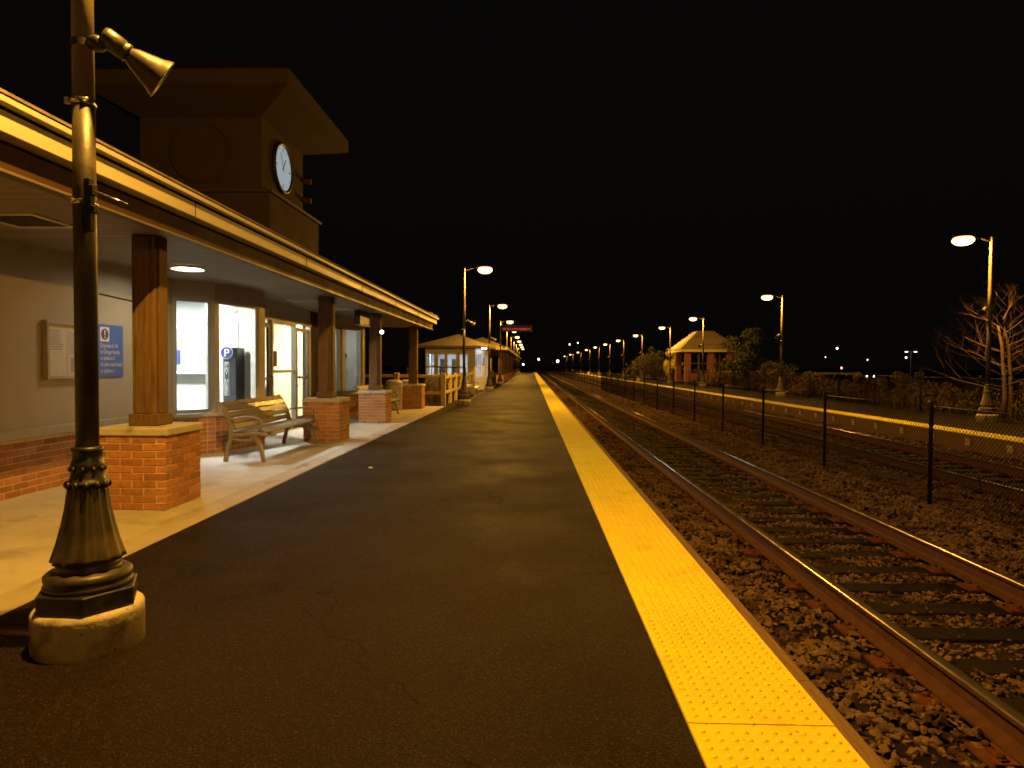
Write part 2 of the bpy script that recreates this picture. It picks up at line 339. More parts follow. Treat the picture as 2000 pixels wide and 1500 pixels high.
# tactile tiles, domes as geometry
TL = 2.46
def tile_mesh(domes):
    mb = B(0, XE - XS - 0.004, 0, TL - 0.0035, -0.018, 0.006)
    if domes:
        nx, ny = 10, 41; dx = 0.0580; dy = 0.0585
        for j in range(ny):
            for i in range(nx):
                cx = 0.042 + i * dx; cy = 0.055 + j * dy; vs = []; fs = []
                for (r, z) in ((0.0140, 0.0058), (0.0118, 0.0108), (0.0070, 0.0128)):
                    vs += [(cx + r * math.cos(q * math.pi / 4), cy + r * math.sin(q * math.pi / 4), z) for q in range(8)]
                for lv in (0, 8): fs += [(lv + q, lv + (q + 1) % 8, lv + 8 + (q + 1) % 8, lv + 8 + q) for q in range(8)]
                fs.append(tuple(range(16, 24))); mb.add(vs, fs, 0, True)
    return mb.mesh('tactile_tile', 'yellow')
strip = tag(empty('tactile_strip', (0, 0, 0)), kind='structure')
td, tp = tile_mesh(True), tile_mesh(False)
y = 2.76 - 3 * TL; k = 0
while y < YEND - TL:
    o = put('tactile_tile', td if -1 < y < 45 else tp, strip, (XS + 0.002, y, 0.0 + 0.0015 * math.sin(k * 2.3))); y += TL; k += 1
# concrete walk in front of the station
walk = tag(B(-5.9, XA - 0.002, -6, 24.2, -0.5, -0.02).build('walkway', 'concrete'), kind='structure')
y = -6.0
for k in range(10):
    B(-5.72, XK - 0.004, 0.004, 3.016, -0.019, 0.004).build('walk_slab', 'concrete', walk, bevel=0.004, loc=(0, y, 0)); y += 3.02
y = -6.0
for k in range(10):
    B(XK + 0.004, XA - 0.004, 0.004, 3.016, -0.019, 0.008).build('kerb_stone', 'kerb_concrete', walk, bevel=0.008, loc=(0, y, 0)); y += 3.02
verge = tag(B(-30, XA - 0.002, 24.21, YEND, -0.5, -0.03).build('verge', 'soil'), kind='structure')
# pale edging strip along the asphalt beyond the walk
ey = 27.0
edging = tag(empty('edging', (0, 0, 0)), kind='structure')
for k in range(12):
    B(XA + 0.42, XA + 0.50, 0.01, 1.99, -0.02, 0.03).build('edging_board', 'timber', edging, loc=(0, ey, 0)); ey += 2.0

# track bed
bed = tag(B(XE + 0.09, 9.99, -14, 420, -0.55, -0.425).build('track_bed', 'bed'), kind='structure')
TIE_S = 0.505
def tie_mesh():
    bm = bmesh.new(); bmesh.ops.create_cube(bm, size=1.0)
    bmesh.ops.scale(bm, vec=(2.59, 0.225, 0.17), verts=bm.verts)
    bmesh.ops.subdivide_edges(bm, edges=[e for e in bm.edges if abs((e.verts[0].co - e.verts[1].co).x) > 1], cuts=5)
    bmesh.ops.bevel(bm, geom=[e for e in bm.edges if e.is_manifold and e.calc_face_angle(0) > 0.6], offset=0.012, segments=1, affect='EDGES')
    rr = random.Random(3)
    for v in bm.verts: v.co.y += rr.uniform(-.006, .006); v.co.z += rr.uniform(-.004, .004)
    me = bpy.data.meshes.new('tie'); bm.to_mesh(me); bm.free(); me.materials.append(M['tie']); return me
def plate_mesh():
    mb = B(-0.19, 0.19, -0.095, 0.095, 0, 0.016)
    for sx in (-1, 1):
        mb.box(sx * 0.095 - 0.03 * (sx < 0), sx * 0.095 + 0.03 * (sx > 0), -0.08, 0.08, 0.016, 0.028)
        for sy in (-0.055, 0.05):
            mb.lathe([(0.016, 0.02), (0.022, 0.035), (0.020, 0.045), (0.008, 0.050)], 6, 1, Matrix.Translation((sx * 0.11, sy, 0)))
    return mb.mesh('tie_plate', ['plate', 'rust'])
TM, PM = tie_mesh(), plate_mesh()
RP = [(-0.07, 0), (0.07, 0), (0.07, 0.012), (0.018, 0.028), (0.0085, 0.05), (0.0085, 0.125), (0.018, 0.138), (0.036, 0.144), (0.037, 0.164), (0.0345, 0.1715), (0.029, 0.1758), (0.018, 0.1788),
      (0.006, 0.180), (-0.006, 0.180), (-0.018, 0.1788), (-0.029, 0.1758), (-0.0345, 0.1715), (-0.037, 0.164), (-0.036, 0.144), (-0.018, 0.138), (-0.0085, 0.125), (-0.0085, 0.05), (-0.018, 0.028), (-0.07, 0.012)]
def rail(name, x, parent):
    ys = [-14, 420]; n = len(RP); vs = [(x + p[0], yy, -0.38 + p[1]) for yy in ys for p in RP]
    mb = MB(); mb.add(vs, [tuple(range(n)), tuple(reversed(range(n, 2 * n)))])
    for i in range(n):
        j = (i + 1) % n; mb.add([], []); mb.f.append([i, n + i, n + j, j]); mb.m.append(1 if 8 <= i <= 16 else 0); mb.sm.append(8 <= i <= 16)
    return mb.build(name, ['rust', 'polish'], parent, fix=True)
def track(xc, y0, nties, extra):
    t = tag(empty('railway_track', (0, 0, 0)), kind='structure')
    for sx in (-0.757, 0.757): rail('rail', xc + sx, t)
    rr = random.Random(int(xc * 10))
    for i in range(nties):
        o = put('tie', TM, t, (xc + rr.uniform(-.03, .03), y0 + i * TIE_S + rr.uniform(-.02, .02), -0.483 + rr.uniform(-.006, .002)), rr.uniform(-.012, .012))
        if i < 90:
            for sx in (-0.757, 0.757): put('tie_plate', PM, o, (sx, 0, 0.086))
    mb = MB()
    for i in range(nties, nties + extra): yy = y0 + i * TIE_S; mb.box(xc - 1.29, xc + 1.29, yy - .11, yy + .11, -0.5, -0.398)
    tag(mb.build('far_ties', 'tie', t), kind='stuff')
    return t
XT1, XT2 = 3.15, 7.70
track(XT1, 1.25, 170, 260); track(XT2, 6.0, 130, 260)

# ballast: real stones, thinned with distance
def ballast():
    protos = []
    for q in range(9):
        bm = bmesh.new(); rr = random.Random(q)
        for _ in range(10):
            d = Vector((rr.gauss(0, 1), rr.gauss(0, 1), rr.gauss(0, 1))).normalized() * rr.uniform(0.42, 0.55)
            bm.verts.new((d.x * 1.15, d.y * .95, d.z * .72))
        bmesh.ops.convex_hull(bm, input=bm.verts)
        for v in [v for v in bm.verts if not v.link_faces]: bm.verts.remove(v)
        bmesh.ops.triangulate(bm, faces=bm.faces); bm.verts.index_update()
        protos.append((np.array([v.co[:] for v in bm.verts]), np.array([[v.index for v in f.verts] for f in bm.faces]))); bm.free()
    P = []   # x,y,z,size
    def area(x0, x1, y0, y1, dens, zf, smin, smax):
        n = int((x1 - x0) * (y1 - y0) * dens)
        x = RNG.uniform(x0, x1, n); y = RNG.uniform(y0, y1, n); s = RNG.uniform(smin, smax, n) * RNG.choice([0.7, 1, 1, 1.25], n)
        z = zf(x, y) + RNG.uniform(-.018, .014, n); P.append(np.stack([x, y, z, s], 1))
    heap = lambda x, y: -0.392 + 0.022 * np.sin(x * 5 + y * 1.7) * np.sin(y * 3.1)
    mid = lambda x, y: -0.40 + 0.05 * np.exp(-((x - 5.3) / 0.7) ** 2) + 0.015 * np.sin(y * 2.3 + x * 4)
    for (y0, y1, d, s0, s1) in ((1.3, 8, 620, .040, .068), (8, 16, 480, .045, .070), (16, 30, 260, .05, .08), (30, 60, 70, .07, .11)):
        area(XE + 0.10, 2.30, y0, y1, d, heap, s0, s1)
        area(3.99, 4.45, y0, y1, d, heap, s0, s1)
        area(4.45, 6.4, y0, y1, d * .85, mid, s0, s1)
    for (y0, y1, d, s0, s1) in ((7, 16, 300, .05, .075), (16, 30, 160, .055, .085), (30, 60, 50, .07, .11)):
        area(6.4, 6.86, y0, y1, d, heap, s0, s1); area(8.55, 9.95, y0, y1, d * .7, heap, s0, s1)
    # cribs between the ties
    for (xc, y0, d, n) in ((XT1, 1.25, 800, 80), (XT2, 6.0, 260, 60)):
        for i in range(n):
            yy = y0 + i * TIE_S + TIE_S / 2; dd = d * (1 if yy < 10 else .6 if yy < 20 else .25)
            area(xc - 0.68, xc + 0.68, yy - .125, yy + .125, dd, lambda x, y: -0.412 + 0.014 * np.sin(x * 6 + y), .028, .050)
    area(XT1 - .68, XT1 + .68, 1.3, 22, 14, lambda x, y: x * 0 - 0.385, .02, .05)
    P = np.concatenate(P)
    # keep the tie plates clear
    for (xc, y0) in ((XT1, 1.25), (XT2, 6.0)):
        ph = np.abs(((P[:, 1] - y0 + TIE_S / 2) % TIE_S) - TIE_S / 2)
        keep = ~((ph < 0.115) & (np.minimum(np.abs(P[:, 0] - xc - .757), np.abs(P[:, 0] - xc + .757)) < 0.23) & (RNG.random(len(P)) < 0.9))
        P = P[keep]
    n = len(P); which = RNG.integers(0, len(protos), n)
    Vs = []; Fs = []; off = 0
    for q, (pv, pf) in enumerate(protos):
        p = P[which == q]; m = len(p)
        a, b, c = RNG.uniform(0, 6.283, (3, m)); ca, sa = np.cos(a), np.sin(a); tb = (b - 3.14) * 0.22; cb, sb = np.cos(tb), np.sin(tb)
        v = pv[None] * p[:, 3, None, None] * RNG.uniform(.8, 1.2, (m, 1, 3))
        x = v[..., 0]; y = v[..., 1] * cb[:, None] - v[..., 2] * sb[:, None]; z = v[..., 1] * sb[:, None] + v[..., 2] * cb[:, None]
        X = x * ca[:, None] - y * sa[:, None] + p[:, 0, None]; Y = x * sa[:, None] + y * ca[:, None] + p[:, 1, None]; Z = z + p[:, 2, None]
        Vs.append(np.stack([X, Y, Z], -1).reshape(-1, 3)); k = len(pv)
        Fs.append((pf[None] + (np.arange(m) * k)[:, None, None] + off).reshape(-1, 3)); off += m * k
    V = np.concatenate(Vs); Fc = np.concatenate(Fs)
    me = bpy.data.meshes.new('ballast'); me.vertices.add(len(V)); me.vertices.foreach_set('co', V.ravel())
    me.loops.add(Fc.size); me.loops.foreach_set('vertex_index', Fc.ravel().astype(np.int32))
    me.polygons.add(len(Fc)); me.polygons.foreach_set('loop_start', np.arange(0, Fc.size, 3, dtype=np.int32))
    me.polygons.foreach_set('use_smooth', np.zeros(len(Fc), dtype=bool)); me.update(calc_edges=True); me.materials.append(M['stone'])
    tag(put('ballast', me), 'loose brown ballast stones between platforms and tracks', 'ballast', kind='stuff')
ballast()

# far platform
XP = 10.0
fplat = tag(B(XP + 0.615, 13.6, -14, 150, -0.5, 0.0).build('far_platform', 'asphalt'), kind='structure')
B(XP + 0.02, XP + 0.613, -14, 150, -0.5, -0.02).build('platform_edge_beam', 'dark', fplat)
B(XP, XP + 0.018, -14, 150, -0.5, -0.03).build('platform_face', 'timber', fplat)
y = -5.0; bl = B(-0.03, 0, -0.09, 0.09, -0.26, -0.10).mesh('face_block', 'base_concrete')
for k in range(32): put('face_block', bl, fplat, (XP - 0.001, 6.0 + k * 1.35, 0))
fstrip = tag(empty('far_tactile_strip', (XP, 0, 0)), kind='structure')
y = -5.0; k = 0
while y < 148: put('tactile_tile', td if 8 < y < 30 else tp, fstrip, (0.003, y, 0.001 * math.sin(k))); y += TL; k += 1
fver = tag(B(13.62, 60, -14, 150, -0.5, -0.04).build('far_verge', 'soil'), kind='structure')

# ------------------------------------------------------------------ brickwork
BR = {}
def brick_mesh(L, D=0.10, Hh=0.065):
    key = (round(L, 3), D, Hh)
    if key not in BR:
        o = B(0.005, L - 0.005, 0, D, 0, Hh).build('brick', 'brick', bevel=0.0035); BR[key] = o.data; bpy.data.objects.remove(o)
    return BR[key]
def course(parent, p, ang, L0, lens, z, name='brick', Hh=0.065, jit=0.0014):
    x = L0; c, s = math.cos(ang), math.sin(ang)
    for L in lens:
        if L > 0.03:
            j = random.uniform(-jit, jit)
            put(name, brick_mesh(L, Hh=Hh), parent, (p[0] + x * c + j * s, p[1] + x * s - j * c, z), ang)
        x += L
CH = 0.0752

def column(x1, y0, post_top, label, bricks=True):
    """brick pier (x1 = track side, y0 = near side) with a boxed timber post"""
    W = 0.71; x0 = x1 - W; d = 0.102
    t = empty('porch_column', (x0 + W / 2, y0 + W / 2, 0)); ox, oy = -W / 2, -W / 2
    B(ox + .0075, -ox - .0075, oy + .0075, -oy - .0075, 0.006, 0.752).build('mortar_core', 'mortar', t)
    for k in range(10):
        z = 0.006 + k * CH + 0.005
        full = [W / 3] * 3; inner = [(W - 2 * d) / 2] * 2
        corners = [((ox, oy), 0), ((-ox, oy), math.pi / 2), ((-ox, -oy), math.pi), ((ox, -oy), -math.pi / 2)]
        for q, (p, a) in enumerate(corners):
            if (q + k) % 2 == 0: course(t, p, a, 0, full, z)
            else: course(t, p, a, d, inner, z)
    B(ox - .02, -ox + .02, oy - .02, -oy + .02, 0.758, 0.842).build('cap', 'cap', t, bevel=0.012)
    h = 0.125
    post = B(-h, h, -h, h, 0.90, post_top).build('post', 'post_wood', t, bevel=0.012)
    mb = MB()
    for sx, sy in ((-1, 0), (1, 0), (0, -1), (0, 1)):      # applied boards leave grooves at the corners
        if sx: mb.box(min(sx * h, sx * (h + .022)), max(sx * h, sx * (h + .022)), -h * .62, h * .62, 0.97, post_top - .02)
        else: mb.box(-h * .62, h * .62, min(sy * h, sy * (h + .022)), max(sy * h, sy * (h + .022)), 0.97, post_top - .02)
    mb.build('post_board', 'post_wood', post, bevel=0.005)
    B(-h - .03, h + .03, -h - .03, h + .03, 0.843, 0.968).build('post_base', 'post_wood', t, bevel=0.01)
    tag(t, label, 'column', 'brick and timber columns along the station porch'); return t

# ------------------------------------------------------------------ station building
st = tag(empty('station_building', (-6.5, 10, 0)), 'beige station house with long eave, bay windows and square clock tower', 'building')
def sb(mb, name, mats, bevel=0.0, parent=None):
    """build in world coordinates, then hang under the station (whose origin is not at zero)"""
    o = mb.build(name, mats, None, bevel=bevel); o.parent = parent or st
    base = st.location.copy() if parent is None else Vector((0, 0, 0))
    if parent is None: o.location = o.location - base
    return o
OFF = -st.location
XW = -5.70; SOF = 2.83; SILL = 0.69; WTOP = 2.51
A1, B1, C1 = (-5.70, 10.45), (-5.25, 10.93), (-4.98, 12.05)
D1 = (-4.98, 12.32); E1 = (-5.50, 12.50)
A2, B2, C2 = (-5.50, 18.20), (-5.36, 18.75), (-5.02, 19.80)
def wall_seg(p, q, z0, z1, th=0.2, m='stucco', name='wall', bevel=0):
    d = Vector((q[0] - p[0], q[1] - p[1])); L = d.length; a = math.atan2(d.y, d.x)
    mx = Matrix.Translation((p[0], p[1], 0)) @ Matrix.Rotation(a, 4, 'Z')
    return sb(MB().box(0, L, 0, th, z0, z1, mx=mx), name, m, bevel)
# walls: outside face on the segment, thickness to the left of p->q (p->q runs away from the camera, so left = into the house)
wall_seg((XW, -6), A1, 0.75, SOF + 0.05)
wall_seg((XW, -6), A1, -0.02, 0.75, 0.19, 'mortar', 'wall_base')
for (p, q) in ((A1, B1), (B1, C1), (C1, D1), (B2, C2), (A2, B2)):
    wall_seg(p, q, -0.02, 0.64, 0.18, 'mortar', 'wall_base')
    wall_seg(p, q, WTOP + 0.04, SOF + 0.05, 0.18)
wall_seg(D1, E1, -0.02, SOF + 0.05, 0.06)
wall_seg(E1, (-5.50, 16.46), 2.47, SOF + 0.05, 0.2)
wall_seg((-5.50, 16.46), A2, -0.02, SOF + 0.05, 0.2, 'frieze')
wall_seg(C2, (-5.02, 20.02), -0.02, SOF + 0.05, 0.2)
wall_seg((-5.02, 20.02), (-5.7, 21.0), -0.02, SOF + 0.05, 0.2)
wall_seg((-5.7, 21.0), (-12.5, 21.0), -0.02, SOF + 0.05, 0.2)
# brick wainscot
def wains(p, q, z0, nc, kind, skip=0.0, proud=0.005):
    d = Vector((q[0] - p[0], q[1] - p[1])); L = d.length; a = math.atan2(d.y, d.x)
    n = Vector((math.sin(a), -math.cos(a))) * proud; pp = (p[0] + n.x + OFF.x, p[1] + n.y + OFF.y)
    for k in range(nc):
        z = z0 + k * CH
        if kind == 'stack':
            bl = L / max(1, round(L / 0.125)); course(st, pp, a, 0, [bl] * round(L / bl), z)
        else:
            bl = 0.237; off = skip - (bl / 2 if k % 2 else 0); lens = []; x = off
            start = max(off, skip); cur = start; nxt = off + bl
            while cur < L - 0.02:
                lens.append(min(nxt, L) - cur); cur = min(nxt, L); nxt += bl
            course(st, pp, a, start, lens, z)
wains((XW, 6.55), A1, 0.008, 8, 'run')
wains(A1, B1, 0.008, 8, 'stack'); wains(B1, C1, 0.008, 8, 'stack'); wains(C1, D1, 0.008, 8, 'stack')
wains(B2, C2, 0.008, 8, 'run'); wains(A2, B2, 0.008, 8, 'run')
# sills
def sill_seg(p, q, z0, z1, out, name='sill', m='trim'):
    d = Vector((q[0] - p[0], q[1] - p[1])); L = d.length; a = math.atan2(d.y, d.x)
    mx = Matrix.Translation((p[0], p[1], 0)) @ Matrix.Rotation(a, 4, 'Z')
    return sb(MB().box(-0.01, L + 0.01, -out, 0.16, z0, z1, mx=mx), name, m, 0.01)
sill_seg((XW, -6), A1, 0.635, 0.745, 0.045, m='cap')
for (p, q) in ((A1, B1), (B1, C1), (C1, D1), (A2, B2), (B2, C2)): sill_seg(p, q, 0.622, 0.69, 0.05)
# bay windows: frame and pane
def window(p, q, a0, a1, z0, z1, fm='frame', fw=0.06):
    d = Vector((q[0] - p[0], q[1] - p[1])).normalized(); a = math.atan2(d.y, d.x)
    o = empty('window', (p[0] + OFF.x, p[1] + OFF.y, 0), a); o.parent = st
    mb = MB(); t0, t1 = 0.005, 0.105
    mb.box(a0, a0 + fw, t0, t1, z0, z1).box(a1 - fw, a1, t0, t1, z0, z1).box(a0 + fw, a1 - fw, t0 + .002, t1, z0, z0 + fw).box(a0 + fw, a1 - fw, t0 + .002, t1, z1 - fw * .8, z1)
    mb.build('frame', fm, o)
    B(a0 + fw, a1 - fw, 0.05, 0.056, z0 + fw, z1 - fw * .8).build('pane', 'glass', o)
    return o
def seglen(p, q): return math.hypot(q[0] - p[0], q[1] - p[1])
L1, L2 = seglen(A1, B1), seglen(B1, C1)
window(A1, B1, 0.0, L1 - 0.055, SILL, WTOP + .04)
window(B1, C1, 0.055, L2 - 0.03, SILL, WTOP + .04)
sb(MB().box(B1[0] - .055, B1[0] + .02, B1[1] - .045, B1[1] + .055, 0.69, WTOP + .041), 'corner_mullion', 'trim', 0.006)
sb(MB().box(C1[0] - .08, C1[0] + .012, C1[1] - .03, D1[1], 0.691, WTOP + .041), 'corner_post', 'trim', 0.008)
L3, L4 = seglen(A2, B2), seglen(B2, C2)
window(A2, B2, 0.0, L3 - 0.06, SILL, WTOP + .04)
window(B2, C2, 0.10, L4 - 0.08, SILL, WTOP + .04)
sb(MB().box(B2[0] - .06, B2[0] + .025, B2[1] - .05, B2[1] + .10, 0.69, WTOP + .041), 'corner_mullion', 'trim', 0.006)
sb(MB().box(C2[0] - .09, C2[0] + .012, C2[1] - .08, C2[1] + .04, 0.691, WTOP + .041), 'corner_post', 'trim', 0.008)
# glazed doors
XD = -5.50
def door(y0, y1, label, handle_side, rail_z):
    o = empty('door', (XD + OFF.x, y0 + OFF.y, 0)); o.parent = st; w = y1 - y0; f = 0.085; z1 = 2.36
    mb = MB(); mb.box(-.06, -.01, 0, f, 0.01, z1).box(-.06, -.01, w - f, w, 0.01, z1)
    mb.box(-.058, -.012, f, w - f, 0.01, 0.26).box(-.058, -.012, f, w - f, z1 - f, z1).box(-.058, -.012, f, w - f, rail_z - .025, rail_z + .025)
    mb.build('door_leaf', 'dark_frame', o)
    B(-.038, -.032, f, w - f, 0.26, z1 - f).build('pane', 'glass', o)
    hy = f * .5 if handle_side < 0 else w - f * .5
    MB().tube([(-.01, hy, .98), (.05, hy, 1.0), (.06, hy, 1.12), (.05, hy, 1.24), (-.01, hy, 1.26)], .012, 8).build('handle', 'steel', o)
    return o
door(12.92, 13.93, '', 1, 1.19); door(15.50, 16.36, '', -1, 1.19)
o = empty('fixed_window', (XD + OFF.x, 13.98 + OFF.y, 0)); o.parent = st; w = 1.45
mb = MB(); mb.box(-.09, .015, 0, .07, 0, 2.44).box(-.09, .015, w - .07, w, 0, 2.44).box(-.088, .01, .07, w - .07, 0, .1).box(-.088, .01, .07, w - .07, 2.38, 2.44).box(-.07, 0, .07, w - .07, 1.31, 1.37)
mb.build('frame', 'frame', o); B(-.04, -.034, .07, w - .07, .1, 2.38).build('pane', 'glass', o)
sb(MB().box(XD - .09, XD + .012, 16.38, 16.46, 0, 2.44).box(XD - .09, XD + .012, 12.80, 12.90, 0, 2.44).box(XD - .09, XD + .018, 12.50, 16.50, 2.442, 2.50), 'door_frame', 'frame', 0)
sb(MB().box(XD - .033, XD - .030, 14.06, 14.36, 1.45, 1.78), 'door_notice', 'print')

# soffit boards, eave
bm_ = B(-5.68, -3.555, 0.002, 0.176, SOF, SOF + 0.02).build('tmp', 'soffit', bevel=0.004); sbm = bm_.data; bpy.data.objects.remove(bm_)
y = 3.4
while y < 23.4: put('soffit_board', sbm, st, (OFF.x, y + OFF.y, 0)); y += 0.18
sb(MB().box(-5.9, -3.57, -6, 23.6, SOF + 0.026, SOF + 0.04), 'soffit_backing', 'frieze')
sb(MB().box(-5.9, -3.57, -6, 3.39, SOF, SOF + 0.02), 'soffit_near', 'soffit')
RE = 23.72
sb(MB().box(-3.552, -3.50, -6, RE - .12, 2.755, 2.955), 'frieze_board', 'frieze')
sb(MB().box(-3.575, -3.485, -6, RE - .13, 2.742, 2.772), 'bead', 'bead', 0.008)
sb(MB().box(-3.498, -3.365, -6, RE - .06, 2.957, 3.10), 'fascia_board', 'fascia', 0.006)
sb(MB().box(-3.365, -3.30, -6, RE, 3.118, 3.168), 'drip_edge', 'fascia', 0.006)
for yy in [3.3, 6.6, 9.9, 13.2, 16.5, 19.8, 23.0]: sb(MB().box(-3.364, -3.359, yy, yy + .006, 2.96, 3.097), 'fascia_joint', 'frieze')
# end fascia (far gable end return)
sb(MB().box(-12.6, -3.555, RE - .11, RE - .07, 2.755, 2.955), 'end_frieze', 'frieze')
sb(MB().box(-12.6, -3.37, RE - .068, RE - .01, 2.957, 3.117), 'end_fascia', 'fascia')
# roof
mb = MB(); y0, y1 = -6, RE + .02; sl = 0.33
mb.add([(-3.29, y0, 3.17), (-3.29, y1, 3.17), (-9.0, y1 - 5.5, 3.17 + 5.71 * sl), (-9.0, y0, 3.17 + 5.71 * sl), (-14.7, y0, 3.17), (-14.7, y1, 3.17),
        (-3.29, y0, 3.19), (-3.29, y1, 3.19), (-9.0, y1 - 5.5, 3.20 + 5.71 * sl), (-9.0, y0, 3.20 + 5.71 * sl), (-14.7, y0, 3.19), (-14.7, y1, 3.19)],
       [(6, 7, 8, 9), (9, 8, 11, 10), (8, 7, 11), (0, 3, 2, 1), (3, 4, 5, 2), (2, 5, 1), (0, 1, 7, 6), (1, 5, 11, 7), (4, 10, 11, 5)])
roof = sb(mb, 'roof', 'shingle')
for k in range(7):      # shingle tabs standing up along the eave near its far end
    yy = 21.4 + k * .3; mb = MB().box(-3.62, -3.285, yy, yy + .26, 3.192, 3.212 + .012 * (k % 3))
    o = mb.build('shingle_tab', 'tan_shingle', None); o.parent = roof
# soffit vents
for (vx, vy, w, m) in ((-4.75, 6.15, .30, 'dark_frame'), (-4.75, 13.9, .30, 'white'), (-4.62, 15.8, .30, 'white')):
    v = empty('soffit_vent', (vx + OFF.x, vy + OFF.y, SOF)); v.parent = st
    MB().box(-w, w, -w, -w + .05, -.014, 0.001).box(-w, w, w - .05, w, -.014, .001).box(-w, -w + .05, -w + .05, w - .05, -.014, .001).box(w - .05, w, -w + .05, w - .05, -.014, .001).build('vent_frame', 'wallpaint', v)
    mb = MB()
    for q in range(10): mb.box(-w + .05, w - .05, -w + .06 + q * .05, -w + .075 + q * .05, -.012, -.002)
    mb.build('louvre', m, v)
# clock tower
tw = empty('clock_tower', (-6.6 + OFF.x, 14.5 + OFF.y, 0)); tw.parent = st
def tb(mb, name, m, bevel=0.0):
    o = mb.build(name, m, None, bevel=bevel); o.parent = tw; o.location = (6.6, -14.5, 0); return o
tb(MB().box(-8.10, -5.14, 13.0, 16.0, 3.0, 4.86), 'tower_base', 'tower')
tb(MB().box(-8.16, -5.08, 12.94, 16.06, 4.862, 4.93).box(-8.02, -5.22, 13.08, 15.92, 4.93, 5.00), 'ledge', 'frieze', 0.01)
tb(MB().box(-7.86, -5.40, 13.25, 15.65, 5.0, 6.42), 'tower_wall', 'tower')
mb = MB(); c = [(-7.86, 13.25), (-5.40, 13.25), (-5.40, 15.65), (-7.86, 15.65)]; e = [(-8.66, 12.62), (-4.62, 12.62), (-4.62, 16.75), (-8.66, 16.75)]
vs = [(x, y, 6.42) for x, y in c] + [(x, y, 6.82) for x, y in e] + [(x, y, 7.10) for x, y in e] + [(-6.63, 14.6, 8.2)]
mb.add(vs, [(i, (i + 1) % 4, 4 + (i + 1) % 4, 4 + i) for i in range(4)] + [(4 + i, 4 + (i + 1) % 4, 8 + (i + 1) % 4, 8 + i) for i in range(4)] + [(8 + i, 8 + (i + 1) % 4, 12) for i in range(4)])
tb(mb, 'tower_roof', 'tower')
mb = MB()
for (cx, cy) in ((-6.63, 13.245),):
    mb.lathe([(0.62, 0), (0.62, .03), (.57, .03), (.57, 0)], 40, 0, Matrix.Translation((cx, cy, 5.72)) @ Matrix.Rotation(R(90), 4, 'X'), caps=False)
tb(mb, 'blank_roundel', 'tower')
for q, yy in enumerate((15.0, 15.35)):
    tb(MB().box(-5.40, -5.22, 15.64, 15.74, 5.3 + q * .45, 5.42 + q * .45), 'bracket', 'frieze', .01)
ck = empty('clock', (-5.40 + OFF.x, 14.32 + OFF.y, 5.72)); ck.parent = st
MX = Matrix.Rotation(R(90), 4, 'Y')
MB().lathe([(0.47, 0.0), (0.54, 0.0), (0.54, 0.06), (0.50, 0.075), (0.47, 0.05)], 40, 0, MX, caps=False).build('clock_rim', 'dark', ck)
MB().lathe([(0.475, 0.0), (0.475, 0.03)], 40, 0, MX, smooth=False).build('clock_dial', 'clock_face', ck)
for h in range(12):
    a = math.pi / 6 * h; r0, r1 = (.34 if h % 3 == 0 else .39), .43; w = .014 if h % 3 == 0 else .006
    MB().box(.0315, .034, -w, w, r0, r1, mx=Matrix.Rotation(-a, 4, 'X')).build('hour_mark', 'dark', ck)
MB().box(.035, .039, -.012, .012, -.06, .26, mx=Matrix.Rotation(R(-35), 4, 'X')).build('clock_hand', 'dark', ck)
MB().box(.040, .044, -.009, .009, -.08, .33, mx=Matrix.Rotation(R(28), 4, 'X')).build('clock_hand', 'dark', ck)

# interior rooms behind the glass
room = tag(empty('ticket_hall', (-7.5, 12, 0)), kind='structure')
def rb(mb, name, m): o = mb.build(name, m, None); o.parent = room; o.location = (7.5, -12, 0); return o
rb(MB().box(-10.6, -5.52, 8.6, 18.1, -0.02, 0.012), 'floor', 'ifloor')
rb(MB().box(-10.6, -5.0, 8.6, 18.1, 2.86, 2.9), 'ceiling', 'iwall')
rb(MB().box(-10.6, -5.92, 8.55, 8.6, 0, 2.86), 'wall', 'iwall'); rb(MB().box(-10.65, -10.6, 8.6, 18.1, 0, 2.86), 'wall', 'iwall')
rb(MB().box(-10.6, -5.52, 18.1, 18.15, 0, 2.86), 'wall', 'cream_wall')
rb(MB().box(-10.6, -6.11, 13.75, 13.80, 1.33, 2.20), 'ticket_screen', 'grey_panel')
rb(MB().box(-10.6, -6.11, 13.751, 13.85, 2.20, 2.86), 'bulkhead', 'iwall')
rb(MB().box(-10.6, -6.11, 13.60, 13.95, 0, 1.28), 'partition', 'iwall')
rb(MB().box(-6.05, -5.50, 12.62, 12.70, 0, 2.86).box(-6.10, -6.02, 12.70, 13.96, 0, 2.86), 'partition', 'iwall')
rb(MB().box(-5.60, -5.26, 12.595, 12.619, 0.02, 2.32), 'inner_door', 'dark_frame'); rb(MB().box(-5.66, -5.60, 12.58, 12.619, 0.02, 2.38).box(-5.60, -5.2, 12.58, 12.619, 2.32, 2.38), 'inner_door_frame', 'frame')
rb(MB().box(-8.3, -8.24, 13.95, 18.1, 0, 2.86), 'wall', 'cream_wall')
rb(MB().box(-8.238, -8.22, 13.95, 18.1, 2.42, 2.56), 'wall_band', 'post_wood')
ct = tag(B(-10.5, -6.12, 13.30, 13.70, 1.285, 1.33).build('ticket_counter', 'white', bevel=0.01), 'white ticket counter ledge seen through the large bay window', 'counter')
